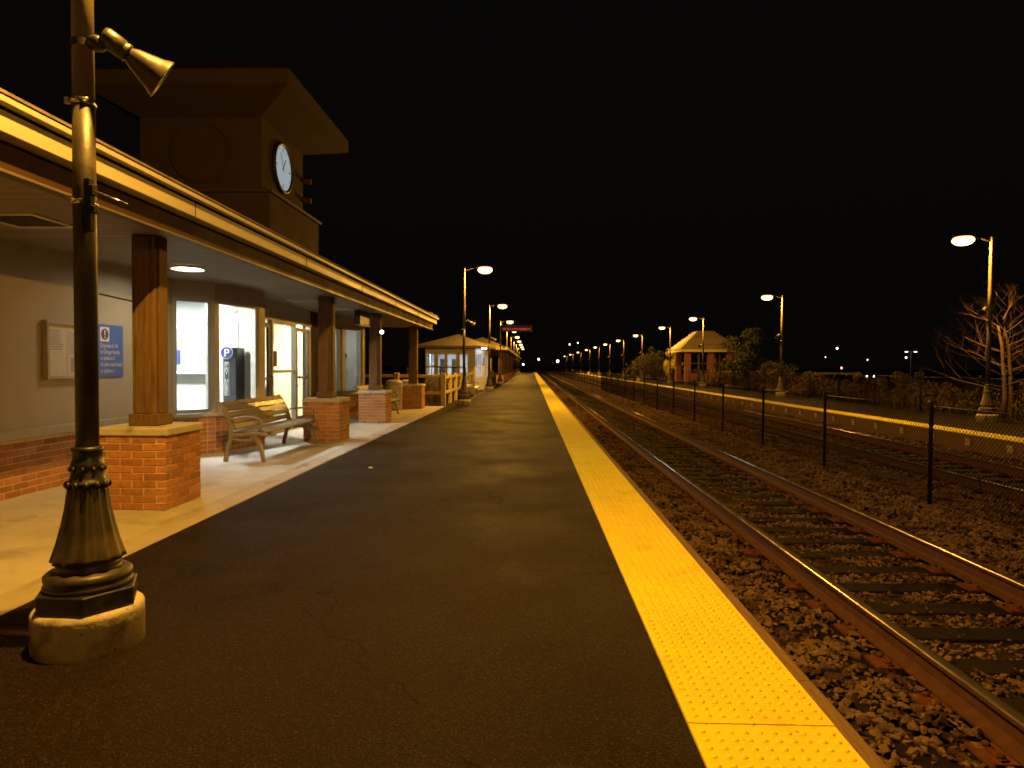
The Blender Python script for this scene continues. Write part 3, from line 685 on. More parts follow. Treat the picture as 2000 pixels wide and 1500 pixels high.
def panel(x, y, w, l, m, label):
    o = empty('ceiling_light', (x, y, 2.858))
    B(-w / 2, w / 2, -l / 2, l / 2, -.02, -.004).build('diffuser', m, o)
    MB().box(-w / 2 - .03, w / 2 + .03, -l / 2 - .03, -l / 2, -.026, 0).box(-w / 2 - .03, w / 2 + .03, l / 2, l / 2 + .03, -.026, 0).box(-w / 2 - .03, -w / 2, -l / 2, l / 2, -.026, 0).box(w / 2, w / 2 + .03, -l / 2, l / 2, -.026, 0).build('light_frame', 'white', o)
    tag(o, label, 'light', 'ceiling lights inside the station'); return o
panel(-6.6, 11.6, .6, 1.2, 'panel_light', 'square ceiling light behind the large bay window')
panel(-8.6, 11.6, .6, 1.2, 'panel_light', 'ceiling light deep in the ticket hall')
panel(-6.9, 15.4, .6, 1.2, 'warm_panel', 'ceiling light behind the glass entrance doors')
panel(-5.9, 17.2, .4, .8, 'panel_light', 'ceiling light behind the right hand glass door')
# far room behind the second bay
rb(MB().box(-7.5, -5.52, 20.9, 20.95, 0, 2.86).box(-7.5, -7.45, 18.2, 20.9, 0, 2.86).box(-7.45, -5.3, 18.2, 20.8, 2.86, 2.9), 'wall', 'iwall')
panel(-6.5, 19.6, .4, .8, 'cool_panel', 'small ceiling light behind the far bay window')
wb = empty('wall_cabinet', (-5.75, 20.86, 1.78)); B(-.22, .26, -.10, 0, -.06, .06).build('cabinet_box', 'machine', wb); B(-.22, .26, -.13, -.1, -.5, -.10).build('paper_holder', 'print2', wb)
tag(wb, 'dark wall cabinet with papers below, behind the far bay window', 'cabinet')

# posters, payment machine, waste bin inside
def poster(name, x, y, z, w, h, m, label, lines=0):
    o = empty(name, (x, y, z)); B(-w / 2, w / 2, -.006, 0, -h / 2, h / 2).build('sheet', m, o)
    if lines:
        mb = MB(); rr = random.Random(5)
        for q in range(lines): zz = h / 2 - .09 - q * .055; mb.box(-w / 2 + .05, -w / 2 + .05 + (w - .1) * rr.uniform(.6, 1), -.0085, -.0065, zz, zz + .012)
        mb.build('print', 'print2', o)
    tag(o, label, 'poster'); return o
poster('notice', -7.05, 13.745, 1.76, .46, .52, 'white', 'large white notice on the ticket window behind bay glass', 4)
poster('poster', -7.42, 13.744, 1.63, .16, .30, 'blue_dark', 'small blue poster left of white notice in ticket hall')
pm = tag(empty('payment_machine', (-5.46, 12.02, 0)), 'black parking payment machine with round P sign behind bay window', 'machine')
B(-.17, .09, -.02, .34, 0.02, 1.80).build('cabinet', 'machine', pm, bevel=.015)
ps = MB().lathe([(.125, 0), (.125, .012)], 32, 0, Matrix.Translation((-.08, -.035, 1.70)) @ Matrix.Rotation(R(90), 4, 'X'), smooth=False).build('round_sign', 'blue_dark', pm)
MB().lathe([(.108, 0), (.118, 0), (.118, .004), (.108, .004)], 32, 0, Matrix.Translation((-.08, -.0475, 1.70)) @ Matrix.Rotation(R(90), 4, 'X'), caps=False).build('sign_ring', 'white', ps)
tmx = text_mesh('P', .20, 'white', .002, 'CENTER'); o = put('lettering', tmx, ps, (-.08, -.0495, 1.63)); o.rotation_euler = (R(90), 0, 0)
vb = MB().box(-.135, -.045, -.024, -.0205, .92, 1.53).build('lettering_panel', 'white', pm)
B(-.127, -.053, -.0265, -.0245, .928, 1.522).build('panel_field', 'machine', vb)
for q, ch in enumerate('PAY HERE'):
    if ch != ' ':
        o = put('lettering', text_mesh(ch, .10, 'white', .001, 'CENTER'), vb, (-.09, -.028, 1.452 - q * .0735)); o.rotation_euler = (R(90), 0, 0)
bx = tag(B(-.06, .06, -.05, .05, 0, .07).build('paper_box', 'white', bevel=.004, loc=(-5.22, 11.98, .70)), 'small white box on the bay window ledge', 'box')
ib = tag(empty('waste_bin', (-6.35, 15.35, 0.012)), 'grey waste bin with pointed lid inside the glass doors', 'bin')
B(-.24, .24, -.24, .24, 0, .88).build('bin_body', 'bin', ib, bevel=.01)
MB().add([(-.25, -.25, .882), (.25, -.25, .882), (.25, .25, .882), (-.25, .25, .882), (-.25, 0, 1.30), (.25, 0, 1.30)], [(0, 3, 2, 1), (0, 1, 5, 4), (2, 3, 4, 5), (1, 2, 5), (3, 0, 4)]).build('bin_lid', 'bin', ib)
ldg = rb(MB().box(-5.6, -5.12, 11.5, 12.3, .66, .695), 'window_ledge', 'white')

# porch columns
COLS = [(-3.68, 6.60, 'nearest brick and timber porch column beside the foreground lamp post'),
        (-3.68, 12.70, 'second porch column, just beyond the near bench, in front of the glass doors'),
        (-3.70, 16.90, 'third porch column, between the two benches, with the sign box at its top'),
        (-3.72, 22.60, 'farthest porch column at the end of the station eave')]
for (x1, y0, lb) in COLS: column(x1, y0, SOF - .002, lb)

# soffit lamp
sl_ = tag(empty('soffit_light', (-4.72, 9.05, SOF)), 'round white lit lamp in the porch ceiling above the bay window', 'light')
MB().lathe([(.235, -.001), (.235, -.03), (.225, -.045), (.205, -.045), (.20, -.004)], 36, 0, caps=False).build('lamp_ring', 'white', sl_)
MB().lathe([(.201, -.012), (.10, -.016), (.002, -.017)], 36, 0, caps=False).build('lens', 'cool_disc', sl_)

# notice board and blue sign on the wall
nb = tag(empty('notice_board', (XW, 7.62, 1.30)), 'framed notice board with pale papers on the wall behind the lamp post', 'notice board')
W_, H_ = .90, .70
MB().box(.001, .06, 0, .035, 0, H_).box(.001, .06, W_ - .035, W_, 0, H_).box(.001, .06, .035, W_ - .035, 0, .035).box(.001, .06, .035, W_ - .035, H_ - .045, H_).build('board_frame', 'cap', nb)
B(.002, .02, .035, W_ - .035, .035, H_ - .045).build('board_back', 'paper', nb)
for (a0, b0, a1, b1) in ((.05, .32, .34, .62), (.38, .05, .60, .60), (.62, .10, .84, .50), (.06, .05, .33, .29)):
    sh = B(.0205, .023, a0, a1, b0, b1).build('sheet', 'paper', nb); mb = MB(); z = b1 - .03; rr = random.Random(int(a0 * 90))
    while z > b0 + .03 and (a0, b0) == (.05, .32) or (z > b0 + .25 and a0 > .3): mb.box(.0232, .0240, a0 + .02, a0 + .02 + (a1 - a0 - .04) * rr.uniform(.7, 1), z - .012, z); z -= .028
    if a0 == .38: mb.box(.0232, .0240, .44, .57, .08, .26)
    if mb.v: mb.build('print', 'print2', sh)
bs = tag(empty('platform_sign', (XW, 8.60, 1.31)), 'blue wall sign with exclamation mark and white boarding instructions', 'sign')
def rrect(a0, a1, b0, b1, r, n=5):
    p = []
    for (cx, cy, s) in ((a1 - r, b1 - r, 0), (a0 + r, b1 - r, 90), (a0 + r, b0 + r, 180), (a1 - r, b0 + r, 270)):
        p += [(cx + r * math.cos(R(s + 90 * i / n)), cy + r * math.sin(R(s + 90 * i / n))) for i in range(n + 1)]
    return p
SM = Matrix(((0, 0, 1, 0), (1, 0, 0, 0), (0, 1, 0, 0), (0, 0, 0, 1)))    # (u,v,w) -> (x=w, y=u, z=v)
MB().prism(rrect(0, .53, 0, .70, .025), .004, .016, mx=SM).build('sign_panel', 'blue', bs)
sq = MB().prism(rrect(.035, .225, .475, .665, .012), .0162, .018, mx=SM).build('symbol_square', 'white', bs)
MB().prism([(.13 + .075 * math.cos(t * math.pi / 14), .57 + .075 * math.sin(t * math.pi / 14)) for t in range(28)], .0182, .0195, mx=SM).build('symbol_disc', 'blue_dark', sq)
MB().prism([(.116, .625), (.144, .625), (.139, .555), (.121, .555)], .0197, .0207, mx=SM).prism([(.13 + .013 * math.cos(t * math.pi / 6), .527 + .013 * math.sin(t * math.pi / 6)) for t in range(12)], .0197, .0207, mx=SM).build('exclamation_mark', 'white', sq)
for q, ln in enumerate(('Only train # 118', 'to Chicago boards', 'on platform 2.', 'All other trains board', 'on platform 1.')):
    me = text_mesh(ln, .078, 'white', .0006, 'LEFT', .70); wd = max(v.co.x for v in me.vertices)
    if wd > .465:
        for v in me.vertices: v.co.x *= .465 / wd
    me.transform(SM); put('lettering', me, bs, (.0175, .035, .395 - q * .084))
# conduit on the wall
tag(MB().tube([(XW + .012, 8.65, 2.41), (XW + .012, 9.3, 2.385), (XW + .012, 10.3, 2.36)], .008, 6).build('conduit', 'dark'), 'thin dark cable running along the wall above the blue sign', 'cable')

# hanging box at the third column
hb = tag(empty('hanging_sign', (-4.15, 16.55, 2.48)), 'dark sign box hung under the porch ceiling beside the third column', 'sign')
B(-.07, .07, -.75, .20, 0, .32).build('sign_box', 'dark_frame', hb, bevel=.01); B(-.078, .078, -.76, .21, -.03, -.001).build('lower_trim', 'trim', hb)
for yy in (-.6, .05): MB().tube([(0, yy, .32), (0, yy, .35)], .015, 8).build('hanger', 'dark', hb)
sp = tag(empty('spot_lamp', (-3.83, 17.05, 2.34)), 'small white spot lamp fixed to the third porch column', 'lamp')
MB().lathe([(.02, -.06), (.055, -.02), (.055, .05)], 14, 0, Matrix.Rotation(R(90), 4, 'X')).build('lamp_shell', 'dark', sp); MB().lathe([(.05, .052), (.03, .07), (.002, .075)], 14, 0, Matrix.Rotation(R(90), 4, 'X'), caps=False).build('lens', 'far_white', sp)

# ------------------------------------------------------------------ benches
def make_bench(length=2.40):
    t = empty('bench', (0, 0, 0))
    def frame(yc):
        f = empty('end_frame', (0, yc, 0)); f.parent = t; a, b = -.028, .028
        MB().ribbon([(-.33, 0), (-.315, .10), (-.28, .24), (-.24, .36), (-.235, .44), (-.25, .55), (-.29, .66), (-.345, .78), (-.40, .87), (-.435, .905), (-.465, .90)],
                    [.062, .058, .055, .06, .075, .062, .055, .05, .045, .038, .03], a, b).build('rear_leg', 'bench', f, bevel=.006, fix=True)
        MB().ribbon([(.265, 0), (.245, .08), (.215, .20), (.175, .31), (.14, .37), (.10, .385), (.075, .36), (.09, .335)], [.055, .052, .055, .06, .055, .04, .03, .02], a, b).build('front_leg', 'bench', f, bevel=.006, fix=True)
        MB().ribbon([(-.245, .40), (-.12, .405), (.05, .42), (.20, .43), (.29, .415), (.305, .385)], [.055, .05, .05, .05, .05, .04], a - .004, b + .004).build('seat_rail', 'bench', f, bevel=.006, fix=True)
        MB().ribbon([(-.24, .36), (-.12, .33), (.0, .325), (.10, .345), (.16, .37)], [.03, .04, .045, .04, .03], a + .006, b - .006).build('apron', 'bench', f, bevel=.004, fix=True)
        MB().tube([(-.27, 0, .63), (-.20, 0, .655), (-.05, 0, .675), (.10, 0, .675), (.19, 0, .655), (.235, 0, .615), (.235, 0, .57), (.205, 0, .52), (.175, 0, .46)], [.016, .017, .019, .02, .02, .019, .018, .018, .018], 8).build('armrest', 'bench', f)
        mb = MB()
        for px, pz in ((-.19, .405), (-.10, .408), (.0, .418), (.10, .424), (.20, .43), (-.262, .585), (-.30, .68), (-.35, .785)):
            for s in (-1, 1): mb.lathe([(.014, 0), (.013, .006), (.005, .010)], 8, 0, Matrix.Translation((px, s * .032, pz)) @ Matrix.Rotation(R(-90 * s), 4, 'X'))
        mb.build('bolt', 'bench', f)
    frame(-length / 2); frame(length / 2)
    for i in range(6):
        x = -.215 + i * .092; z = .438 + .018 * (i / 5) - (.012 if i == 5 else 0)
        B(-.040, .040, -length / 2 + .03, length / 2 - .03, -.013, .015).build('seat_slat', 'bench', t, bevel=.006, loc=(x, 0, z + .012)).rotation_euler.y = R(-4 if i < 5 else 22)
    for i, (x, z, an) in enumerate(((-.222, .53, 14), (-.252, .625, 20), (-.292, .715, 26), (-.342, .802, 32), (-.395, .875, 42))):
        B(-.013, .013, -length / 2 + .03, length / 2 - .03, -.043, .043).build('back_slat', 'bench', t, bevel=.006, loc=(x + .016, 0, z)).rotation_euler.y = R(-an)
    mid = empty('centre_support', (0, 0, 0)); mid.parent = t
    MB().ribbon([(-.21, .40), (.05, .405), (.24, .425)], .04, -.02, .02).ribbon([(-.245, .44), (-.26, .58), (-.31, .70), (-.38, .82)], .03, -.02, .02).build('brace', 'bench', mid, fix=True)
    return t
bench = make_bench(); bench.location = (-4.32, 11.20, .006)
tag(bench, 'tan slatted bench with curved arms in front of the bay window', 'bench', 'tan slatted benches')
b2 = copy_tree(bench); b2.location = (-4.30, 19.0, .006); b2['label'] = 'tan slatted bench partly hidden behind the third porch column'
b3 = copy_tree(bench); b3.location = (-2.95, 33.2, -.028); b3.rotation_euler.z = R(0); b3['label'] = 'dim distant bench beside the wooden rail fence'

# litter bins by the far column
def litter(loc, label, s=1.0):
    t = empty('litter_bin', loc)
    MB().lathe([(.25 * s, 0), (.27 * s, .05), (.285 * s, .75), (.30 * s, .78), (.30 * s, .84), (.28 * s, .86)], 28).build('bin_body', 'bin', t)
    MB().lathe([(.295 * s, .862), (.30 * s, .90), (.25 * s, .97), (.16 * s, 1.0), (.15 * s, .985)], 28).build('bin_lid', 'bin', t)
    return tag(t, label, 'bin', 'round litter bins near the far column')
litter((-4.55, 22.0, .006), 'round pale litter bin between the far bench and the last column')
litter((-4.45, 24.0, -.028), 'round litter bin half hidden behind the other, against the fence', .95)

# ------------------------------------------------------------------ lamp posts
def make_lamp():
    t = empty('lamp_post', (0, 0, 0))
    MB().lathe([(0.2619, -.01), (0.2615, .185), (0.2606, .192), (0.2569, .204), (0.2468, .212), (0.2437, .2145), (0.0855, .2155)], 40).build('concrete_base', 'base_concrete', t)
    hexa = [(.250 * math.cos(R(60 * i - 3)), .250 * math.sin(R(60 * i - 3))) for i in range(6)]
    MB().prism(hexa, .2225, .315).build('plinth', 'black', t, bevel=.006)
    MB().lathe([(0.2052, .3155), (0.2095, .33), (0.2035, .345), (0.1984, .35), (0.2052, .362), (0.2052, .385), (0.1838, .402), (0.1582, .408), (0.1471, .415), (0.1522, .43), (0.1471, .445), (0.1368, .452)], 40).build('base_ring', 'black_dusty', t)
    MB().lathe([(0.1411, .453), (0.1693, .456), (0.1625, .48), (0.1411, .55), (0.1197, .64), (0.1026, .73), (0.0923, .82), (0.0889, .845), (0.0769, .85)], 72, flute=(1, 7, 12, .045)).build('flared_base', 'black_dusty', t)
    mb = MB().lathe([(0.0889, .848), (0.0975, .853), (0.0975, .868), (0.0855, .875), (0.0787, .90), (0.0752, .94), (0.0804, .955), (0.0769, .965), (0.0701, .985), (0.0684, 1.02), (0.0744, 1.03), (0.0744, 1.045), (0.0641, 1.052)], 40)
    for i in range(12): mb.lathe([(0.0051, -.02), (0.0137, -.008), (0.0137, .008), (0.0051, .02)], 8, 0, Matrix.Translation((.096 * math.cos(R(30 * i)), .096 * math.sin(R(30 * i)), .852)))
    for i in range(10): mb.lathe([(0.0034, -.014), (0.0094, -.006), (0.0094, .006), (0.0034, .014)], 8, 0, Matrix.Translation((.079 * math.cos(R(36 * i)), .079 * math.sin(R(36 * i)), .935)))
    mb.build('collar', 'black', t)
    MB().lathe([(0.0545, 1.05), (0.0540, 2.4), (0.0530, 2.85)], 28).build('pole', 'black_dusty', t)
    MB().lathe([(0.0512, 2.851), (0.0500, 3.6), (0.0445, 4.9), (0.0428, 5.16), (0.0256, 5.20), (0.0034, 5.21)], 28).build('upper_pole', 'bronze', t)
    MB().tube([(0, 0, 5.05), (.15, 0, 5.10), (.38, 0, 5.16), (.55, 0, 5.19)], [.028, .027, .025, .025], 10).build('arm', 'black', t)
    hd = empty('lamp_head', (.78, 0, 5.10)); hd.parent = t
    MB().lathe([(.215, .070), (.222, .085), (.20, .115), (.14, .145), (.05, .16), (.003, .162)], 28, caps=False).build('lamp_shade', 'black', hd)
    MB().lathe([(.215, .075), (.258, .035), (.275, -.01), (.262, -.06), (.21, -.11), (.13, -.145), (.05, -.158), (.002, -.16)], 22, caps=False).build('lens', 'sodium', hd)
    ld = bpy.data.lights.new('sodium_light', 'POINT'); ld.energy = LAMP_WATT; ld.color = SODIUM; ld.shadow_soft_size = 0.035
    lo = bpy.data.objects.new('sodium_light', ld); COL.objects.link(lo); lo.parent = hd; lo.location = (0, 0, -.20)
    # horn loudspeaker
    sp = empty('loudspeaker', (0, 0, 3.12)); sp.parent = t; sp.scale = (.93, .93, .93)
    ax = Matrix.Translation((.13, .0, .075)) @ Matrix.Rotation(R(38), 4, 'Z') @ Matrix.Rotation(R(120), 4, 'Y')
    MB().lathe([(.045, -.02), (.055, .0), (.055, .09), (.045, .10), (.052, .105), (.052, .125)], 20, 0, ax).build('driver', 'horn', sp)
    MB().lathe([(.040, .126), (.058, .16), (.078, .22), (.098, .28), (.118, .32), (.122, .328), (.118, .330), (.09, .29), (.06, .22), (.04, .15)], 28, 0, ax, caps=False).build('horn', 'horn', sp)
    MB().tube([(.05, 0, .03), (.10, -.01, .045), (.135, -.02, .03), (.16, -.02, .06)], .016, 8).lathe([(.062, -.02), (.062, .02)], 20, 0, Matrix.Translation((0, 0, .03)), caps=False).lathe([(.02, -.02), (.045, -.015), (.05, .03), (.03, .05)], 12, 0, Matrix.Translation((.085, -.01, .02))).build('bracket', 'black', sp)
    MB().lathe([(.0560, 2.835), (.0600, 2.84), (.0600, 2.86), (.0560, 2.865)], 28, caps=False).box(-.075, -.050, -.042, -.022, 2.835, 2.866).build('band_clamp', 'steel', t)
    return t
NEAR_LAMPS = [(-2.345, 3.45, 'tall black lamp post in the foreground on a round concrete footing'),
              (-2.52, 25.0, 'lit lamp post standing by the corner of the wooden rail fence'),
              (-2.52, 40.2, 'lit lamp post in front of the small hipped roof shelter'),
              (-2.52, 54.6, 'lit lamp post that carries the red display sign'),
              (-2.52, 69.0, 'near platform lamp post just beyond the red display sign'),
              (-2.52, 83.4, 'near platform lamp post beside the middle of the long canopy'),
              (-2.52, 97.8, 'near platform lamp post at the far end of the long canopy'),
              (-2.52, 112.2, 'distant lamp post, third from the end of the near platform'),
              (-2.52, 126.6, 'distant lamp post, second from the end of the near platform'),
              (-2.52, 141.0, 'farthest lamp post on the near platform')]
FAR_LAMPS = [(12.86, 19.1, 'lit lamp post above the bare tree on the far platform'),
             (12.86, 34.6, 'second nearest lit lamp post on the far platform, right of the shelter'),
             (12.86, 50.2, 'lit lamp post just in front of the tan roofed shelter'),
             (12.86, 62.0, 'lit lamp post just left of the tan roofed shelter'),
             (12.86, 77.5, 'far platform lamp post left of the yellow shrubs'),
             (12.86, 92.8, 'far platform lamp post, sixth from the right'),
             (12.86, 109.0, 'far platform lamp post, seventh from the right'),
             (12.86, 126.0, 'far platform lamp post, eighth from the right'),
             (12.86, 146.0, 'far platform lamp post, ninth from the right'),
             (12.86, 172.0, 'far platform lamp post, tenth from the right'),
             (12.86, 205.0, 'second most distant lamp post on the far platform side'),
             (12.86, 240.0, 'most distant lamp post on the far platform side'),
             (12.86, -11.5, 'far platform lamp post behind the viewer'), ]
lamp = make_lamp()
for i, (x, y, lb) in enumerate(NEAR_LAMPS):
    o = lamp if i == 0 else copy_tree(lamp)
    o.location = (x, y, 0); tag(o, lb, 'lamp post', 'lamp posts along the near platform')
for (x, y, lb) in FAR_LAMPS:
    o = copy_tree(lamp); o.location = (x, y, 0); o.rotation_euler.z = math.pi; tag(o, lb, 'lamp post', 'lamp posts along the far platform')
# the small camera mount strapped to the foreground post
cm = empty('camera_mount', (0, 0, 2.33)); cm.parent = lamp
MB().lathe([(.0565, -.012), (.0605, -.01), (.0605, .01), (.0565, .012)], 28, caps=False).box(-.03, -.012, -.085, -.068, -.018, .018).build('strap', 'steel', cm)
MB().box(.05, .085, -.085, -.045, -.16, .11).box(.075, .105, -.09, -.05, .02, .075).box(.075, .11, -.085, -.05, -.07, -.03).build('housing', 'dark', cm, bevel=.004)
MB().tube([(.10, -.07, .045), (.27, -.07, -.02)], .004, 6).build('rod', 'steel', cm)

# ------------------------------------------------------------------ left side beyond the station
rf = tag(empty('rail_fence', (-3.26, 24.75, -.03)), 'yellow lit wooden rail fence turning a corner past the station', 'fence')
def fpost(x, y, h=1.24, w=.085): B(-w, w, -w, w, 0, h).build('post', 'fence_wood', rf, bevel=.01, loc=(x, y, 0))
for x in (0, -1.75, -3.5, -5.25): fpost(x, 0)
for k in range(1, 7): fpost(0, k * 2.05, 1.2, .07)
for x in (0, -1.75, -3.5):
    for z in (.50, 1.12): B(x - 1.75 + .088, x - .088, -.03, .03, z - .055, z + .055).build('rail', 'fence_wood', rf, bevel=.008)
for k in range(6):
    for z in (.50, 1.08): B(-.028, .028, k * 2.05 + .09, (k + 1) * 2.05 - .09, z - .055, z + .055).build('rail', 'fence_wood', rf, bevel=.008)
hr = tag(empty('handrail', (-2.72, 27.6, -.02)), 'thin black steel handrail beside the rail fence', 'railing')
for (x, y) in ((0, 0), (-1.55, 3.5), (-3.1, 3.5), (-4.6, 3.5)): MB().tube([(x, y, 0), (x, y, 1.42)], .03, 8).build('post', 'dark', hr)
MB().tube([(0, 0, 1.40), (-.2, 1.2, 1.42), (-1.55, 3.5, 1.44), (-4.7, 3.5, 1.44)], .022, 8).build('top_bar', 'dark', hr)
# hipped shelter
sh = tag(empty('shelter', (-4.8, 43, -.03)), 'small grey shelter with hipped roof and bright windows beyond the fence', 'shelter')
fp = [(-1.85, -2.0), (1.35, -2.0), (1.9, -1.2), (1.9, 2.0), (-1.85, 2.0)]
B(-1.85, 1.85, -1.99, 2.0, 0, .06).build('floor', 'ifloor', sh)
def shwall(p, q, wins, n=0):
    d = Vector((q[0] - p[0], q[1] - p[1])); L = d.length; a = math.atan2(d.y, d.x)
    w = empty('wall', (p[0], p[1], 0), a); w.parent = sh
    mb = MB().box(0, L, 0, .12, 0.06, .82).box(0, L, 0, .12, 2.22, 2.62); x = 0
    for (a0, a1) in wins: mb.box(x, a0, 0, .12, .82, 2.22); x = a1
    mb.box(x, L, 0, .12, .82, 2.22); mb.build('siding', 'grey_wall', w)
    for (a0, a1) in wins:
        B(a0, a1, .05, .055, .82, 2.22).build('pane', 'glass', w)
        MB().box(a0, a1, .02, .09, 1.47, 1.52).box(a0, a0 + .05, .02, .09, .82, 2.22).box(a1 - .05, a1, .02, .09, .82, 2.22).build('window_bar', 'white', w)
shwall(fp[0], fp[1], ((.18, .72), (.88, 1.36), (1.46, 2.06), (2.22, 2.78)))
shwall(fp[1], fp[2], ((.2, .75),)); shwall(fp[2], fp[3], ((.3, 1.3), (1.8, 2.8))); shwall(fp[3], fp[4], ()); shwall(fp[4], fp[0], ((.5, 1.6), (2.2, 3.4)))
ev = [(-2.35, -2.5), (1.75, -2.5), (2.4, -1.5), (2.4, 2.5), (-2.35, 2.5)]
mb = MB(); n = 5; mb.add([(x, y, 2.60) for x, y in ev] + [(x, y, 2.74) for x, y in ev] + [(0.1, 0, 3.55)], [tuple(reversed(range(5)))] + [(i, (i + 1) % 5, 5 + (i + 1) % 5, 5 + i) for i in range(5)] + [(5 + i, 5 + (i + 1) % 5, 10) for i in range(5)])
mb.build('roof', 'shingle', sh)
B(-1.2, 1.2, -.4, .4, 2.53, 2.56).build('ceiling_lamp', 'cool_panel', sh)
B(1.75, 2.05, -2.0, -1.75, 2.565, 2.59).build('porch_lamp', 'cool_panel', sh)
for (x, w) in ((-1.1, .42), (-.35, .5), (.75, .36)): B(x, x + w, .2, .35, .9, 1.95).build('wall_board', 'machine', sh)
B(-1.7, 1.5, -.35, .1, .45, .52).build('shelter_bench', 'bench', sh)
# long canopy further on
cn = tag(empty('canopy', (-4.2, 58, -.03)), 'long dim canopy with posts along the distant near platform', 'canopy')
for k in range(9):
    for x in (1.5, -1.6):
        pc = empty('canopy_post', (x, k * 5.0, 0)); pc.parent = cn
        B(-.12, .12, -.12, .12, .7, 2.9).build('shaft', 'post_wood', pc); B(-.32, .32, -.32, .32, 0, .7).build('pedestal', 'brick', pc)
mb = MB(); ev = [(-2.6, -1.0), (2.25, -1.0), (2.25, 41), (-2.6, 41)]
mb.add([(x, y, 2.90) for x, y in ev] + [(x, y, 3.12) for x, y in ev] + [(-.2, 2, 4.1), (-.2, 38, 4.1)], [(3, 2, 1, 0)] + [(i, (i + 1) % 4, 4 + (i + 1) % 4, 4 + i) for i in range(4)] + [(4, 5, 8), (5, 6, 9, 8), (6, 7, 9), (7, 4, 8, 9)])
mb.build('roof', 'tan_shingle', cn)
for k in range(4): B(-1.6, -1.5, k * 10 + 1, k * 10 + 8, 0, 2.6).build('wind_screen', 'trim', cn)
# LED display
ds = tag(empty('display_sign', (-2.40, 54.5, 4.52)), 'dark overhead display with a red line of lettering', 'sign')
B(0, 2.5, -.12, .12, -.24, .30).build('housing', 'dark', ds, bevel=.02); B(-.2, 0, -.04, .04, -.05, .05).build('bracket', 'dark', ds)
mb = MB(); x = .1; rr = random.Random(2)
while x < 2.36:
    w = rr.choice((.06, .08, .05)); mb.box(x, x + w, -.126, -.1205, -.10, .06)
    x += w + rr.choice((.03, .03, .09))
mb.build('led_line', 'led', ds)

# ------------------------------------------------------------------ chain link fences
def link_panel(wd, z0, z1, pitch=.064, r=.0026):
    mb = MB(); h = z1 - z0
    for s in (1, -1):
        k = -h
        while k < wd:
            a0, a1 = max(k, 0), min(k + h, wd)
            if a1 - a0 > .02:
                p = [(0, a0 if s > 0 else wd - a0, z0 + (a0 - k)), (0, a1 if s > 0 else wd - a1, z0 + (a1 - k))]
                mb.tube([(s * .002, p[0][1], p[0][2]), (s * .002, p[1][1], p[1][2])], r, 3, smooth=False)
            k += pitch
    return mb.mesh('wire_mesh', 'wire')
def link_fence(name, x, y0, n, sp, z0, z1, label, link=22):
    t = tag(empty(name, (x, y0, z0)), label, 'fence')
    pmsh = MB().lathe([(.026, -.1), (.026, z1 - z0 + .03), (.032, z1 - z0 + .035), (.03, z1 - z0 + .07), (.004, z1 - z0 + .085)], 10).mesh('post', 'dark')
    wm = link_panel(sp, .06, z1 - z0)
    wr = MB().tube([(0, 0, z1 - z0), (0, sp, z1 - z0)], .006, 5).tube([(0, 0, .07), (0, sp, .07)], .005, 5).mesh('tension_wire', 'dark')
    for k in range(n):
        put('post', pmsh, t, (0, k * sp, 0))
        if k < n - 1:
            if k < link: put('wire_mesh', wm, t, (0, k * sp, 0))
            put('tension_wire', wr, t, (0, k * sp, 0))
    return t
link_fence('chain_link_fence', 5.45, 9.2 - 3 * 3.27, 40, 3.27, -.40, .98, 'black chain link fence standing between the two tracks', 16)
link_fence('chain_link_fence', 13.45, 2.0, 40, 3.05, -.02, 1.20, 'dark chain link fence along the back of the far platform', 14)

# ------------------------------------------------------------------ far platform shelter and things
fs = tag(empty('far_shelter', (15.5, 60.5, 0)), 'brick shelter with lit tan shingle hipped roof on the far platform', 'shelter')
for (x, y) in ((-2.1, -2.0), (2.1, -2.0), (-2.1, 2.0), (2.1, 2.0), (0.2, -2.0)):
    B(-.28, .28, -.28, .28, 0, 2.9).build('pillar', 'red_brick', fs, loc=(x, y, 0), bevel=.02)
for (x0, x1, yy) in ((-1.82, -.08, -1.95), (.48, 1.82, -1.95), (-1.82, 1.82, 1.95)):
    B(x0, x1, yy - .05, yy + .05, 0, .9).build('half_wall', 'red_brick', fs)
    MB().box(x0, x1, yy - .03, yy + .03, .9, .96).box(x0, x1, yy - .03, yy + .03, 1.85, 1.9).box((x0 + x1) / 2 - .03, (x0 + x1) / 2 + .03, yy - .03, yy + .03, .96, 2.8).build('window_bar', 'dark_frame', fs)
    B(x0, x1, yy - .006, yy + .006, .96, 2.8).build('pane', 'glass', fs)
ev = [(-3.0, -3.0), (3.0, -3.0), (3.0, 3.0), (-3.0, 3.0)]
MB().add([(x, y, 2.92) for x, y in ev] + [(x, y, 3.14) for x, y in ev], [(3, 2, 1, 0), (4, 5, 6, 7)] + [(i, (i + 1) % 4, 4 + (i + 1) % 4, 4 + i) for i in range(4)]).build('eave', 'fascia', fs)
NR = 10                        # shingle courses overlap like steps
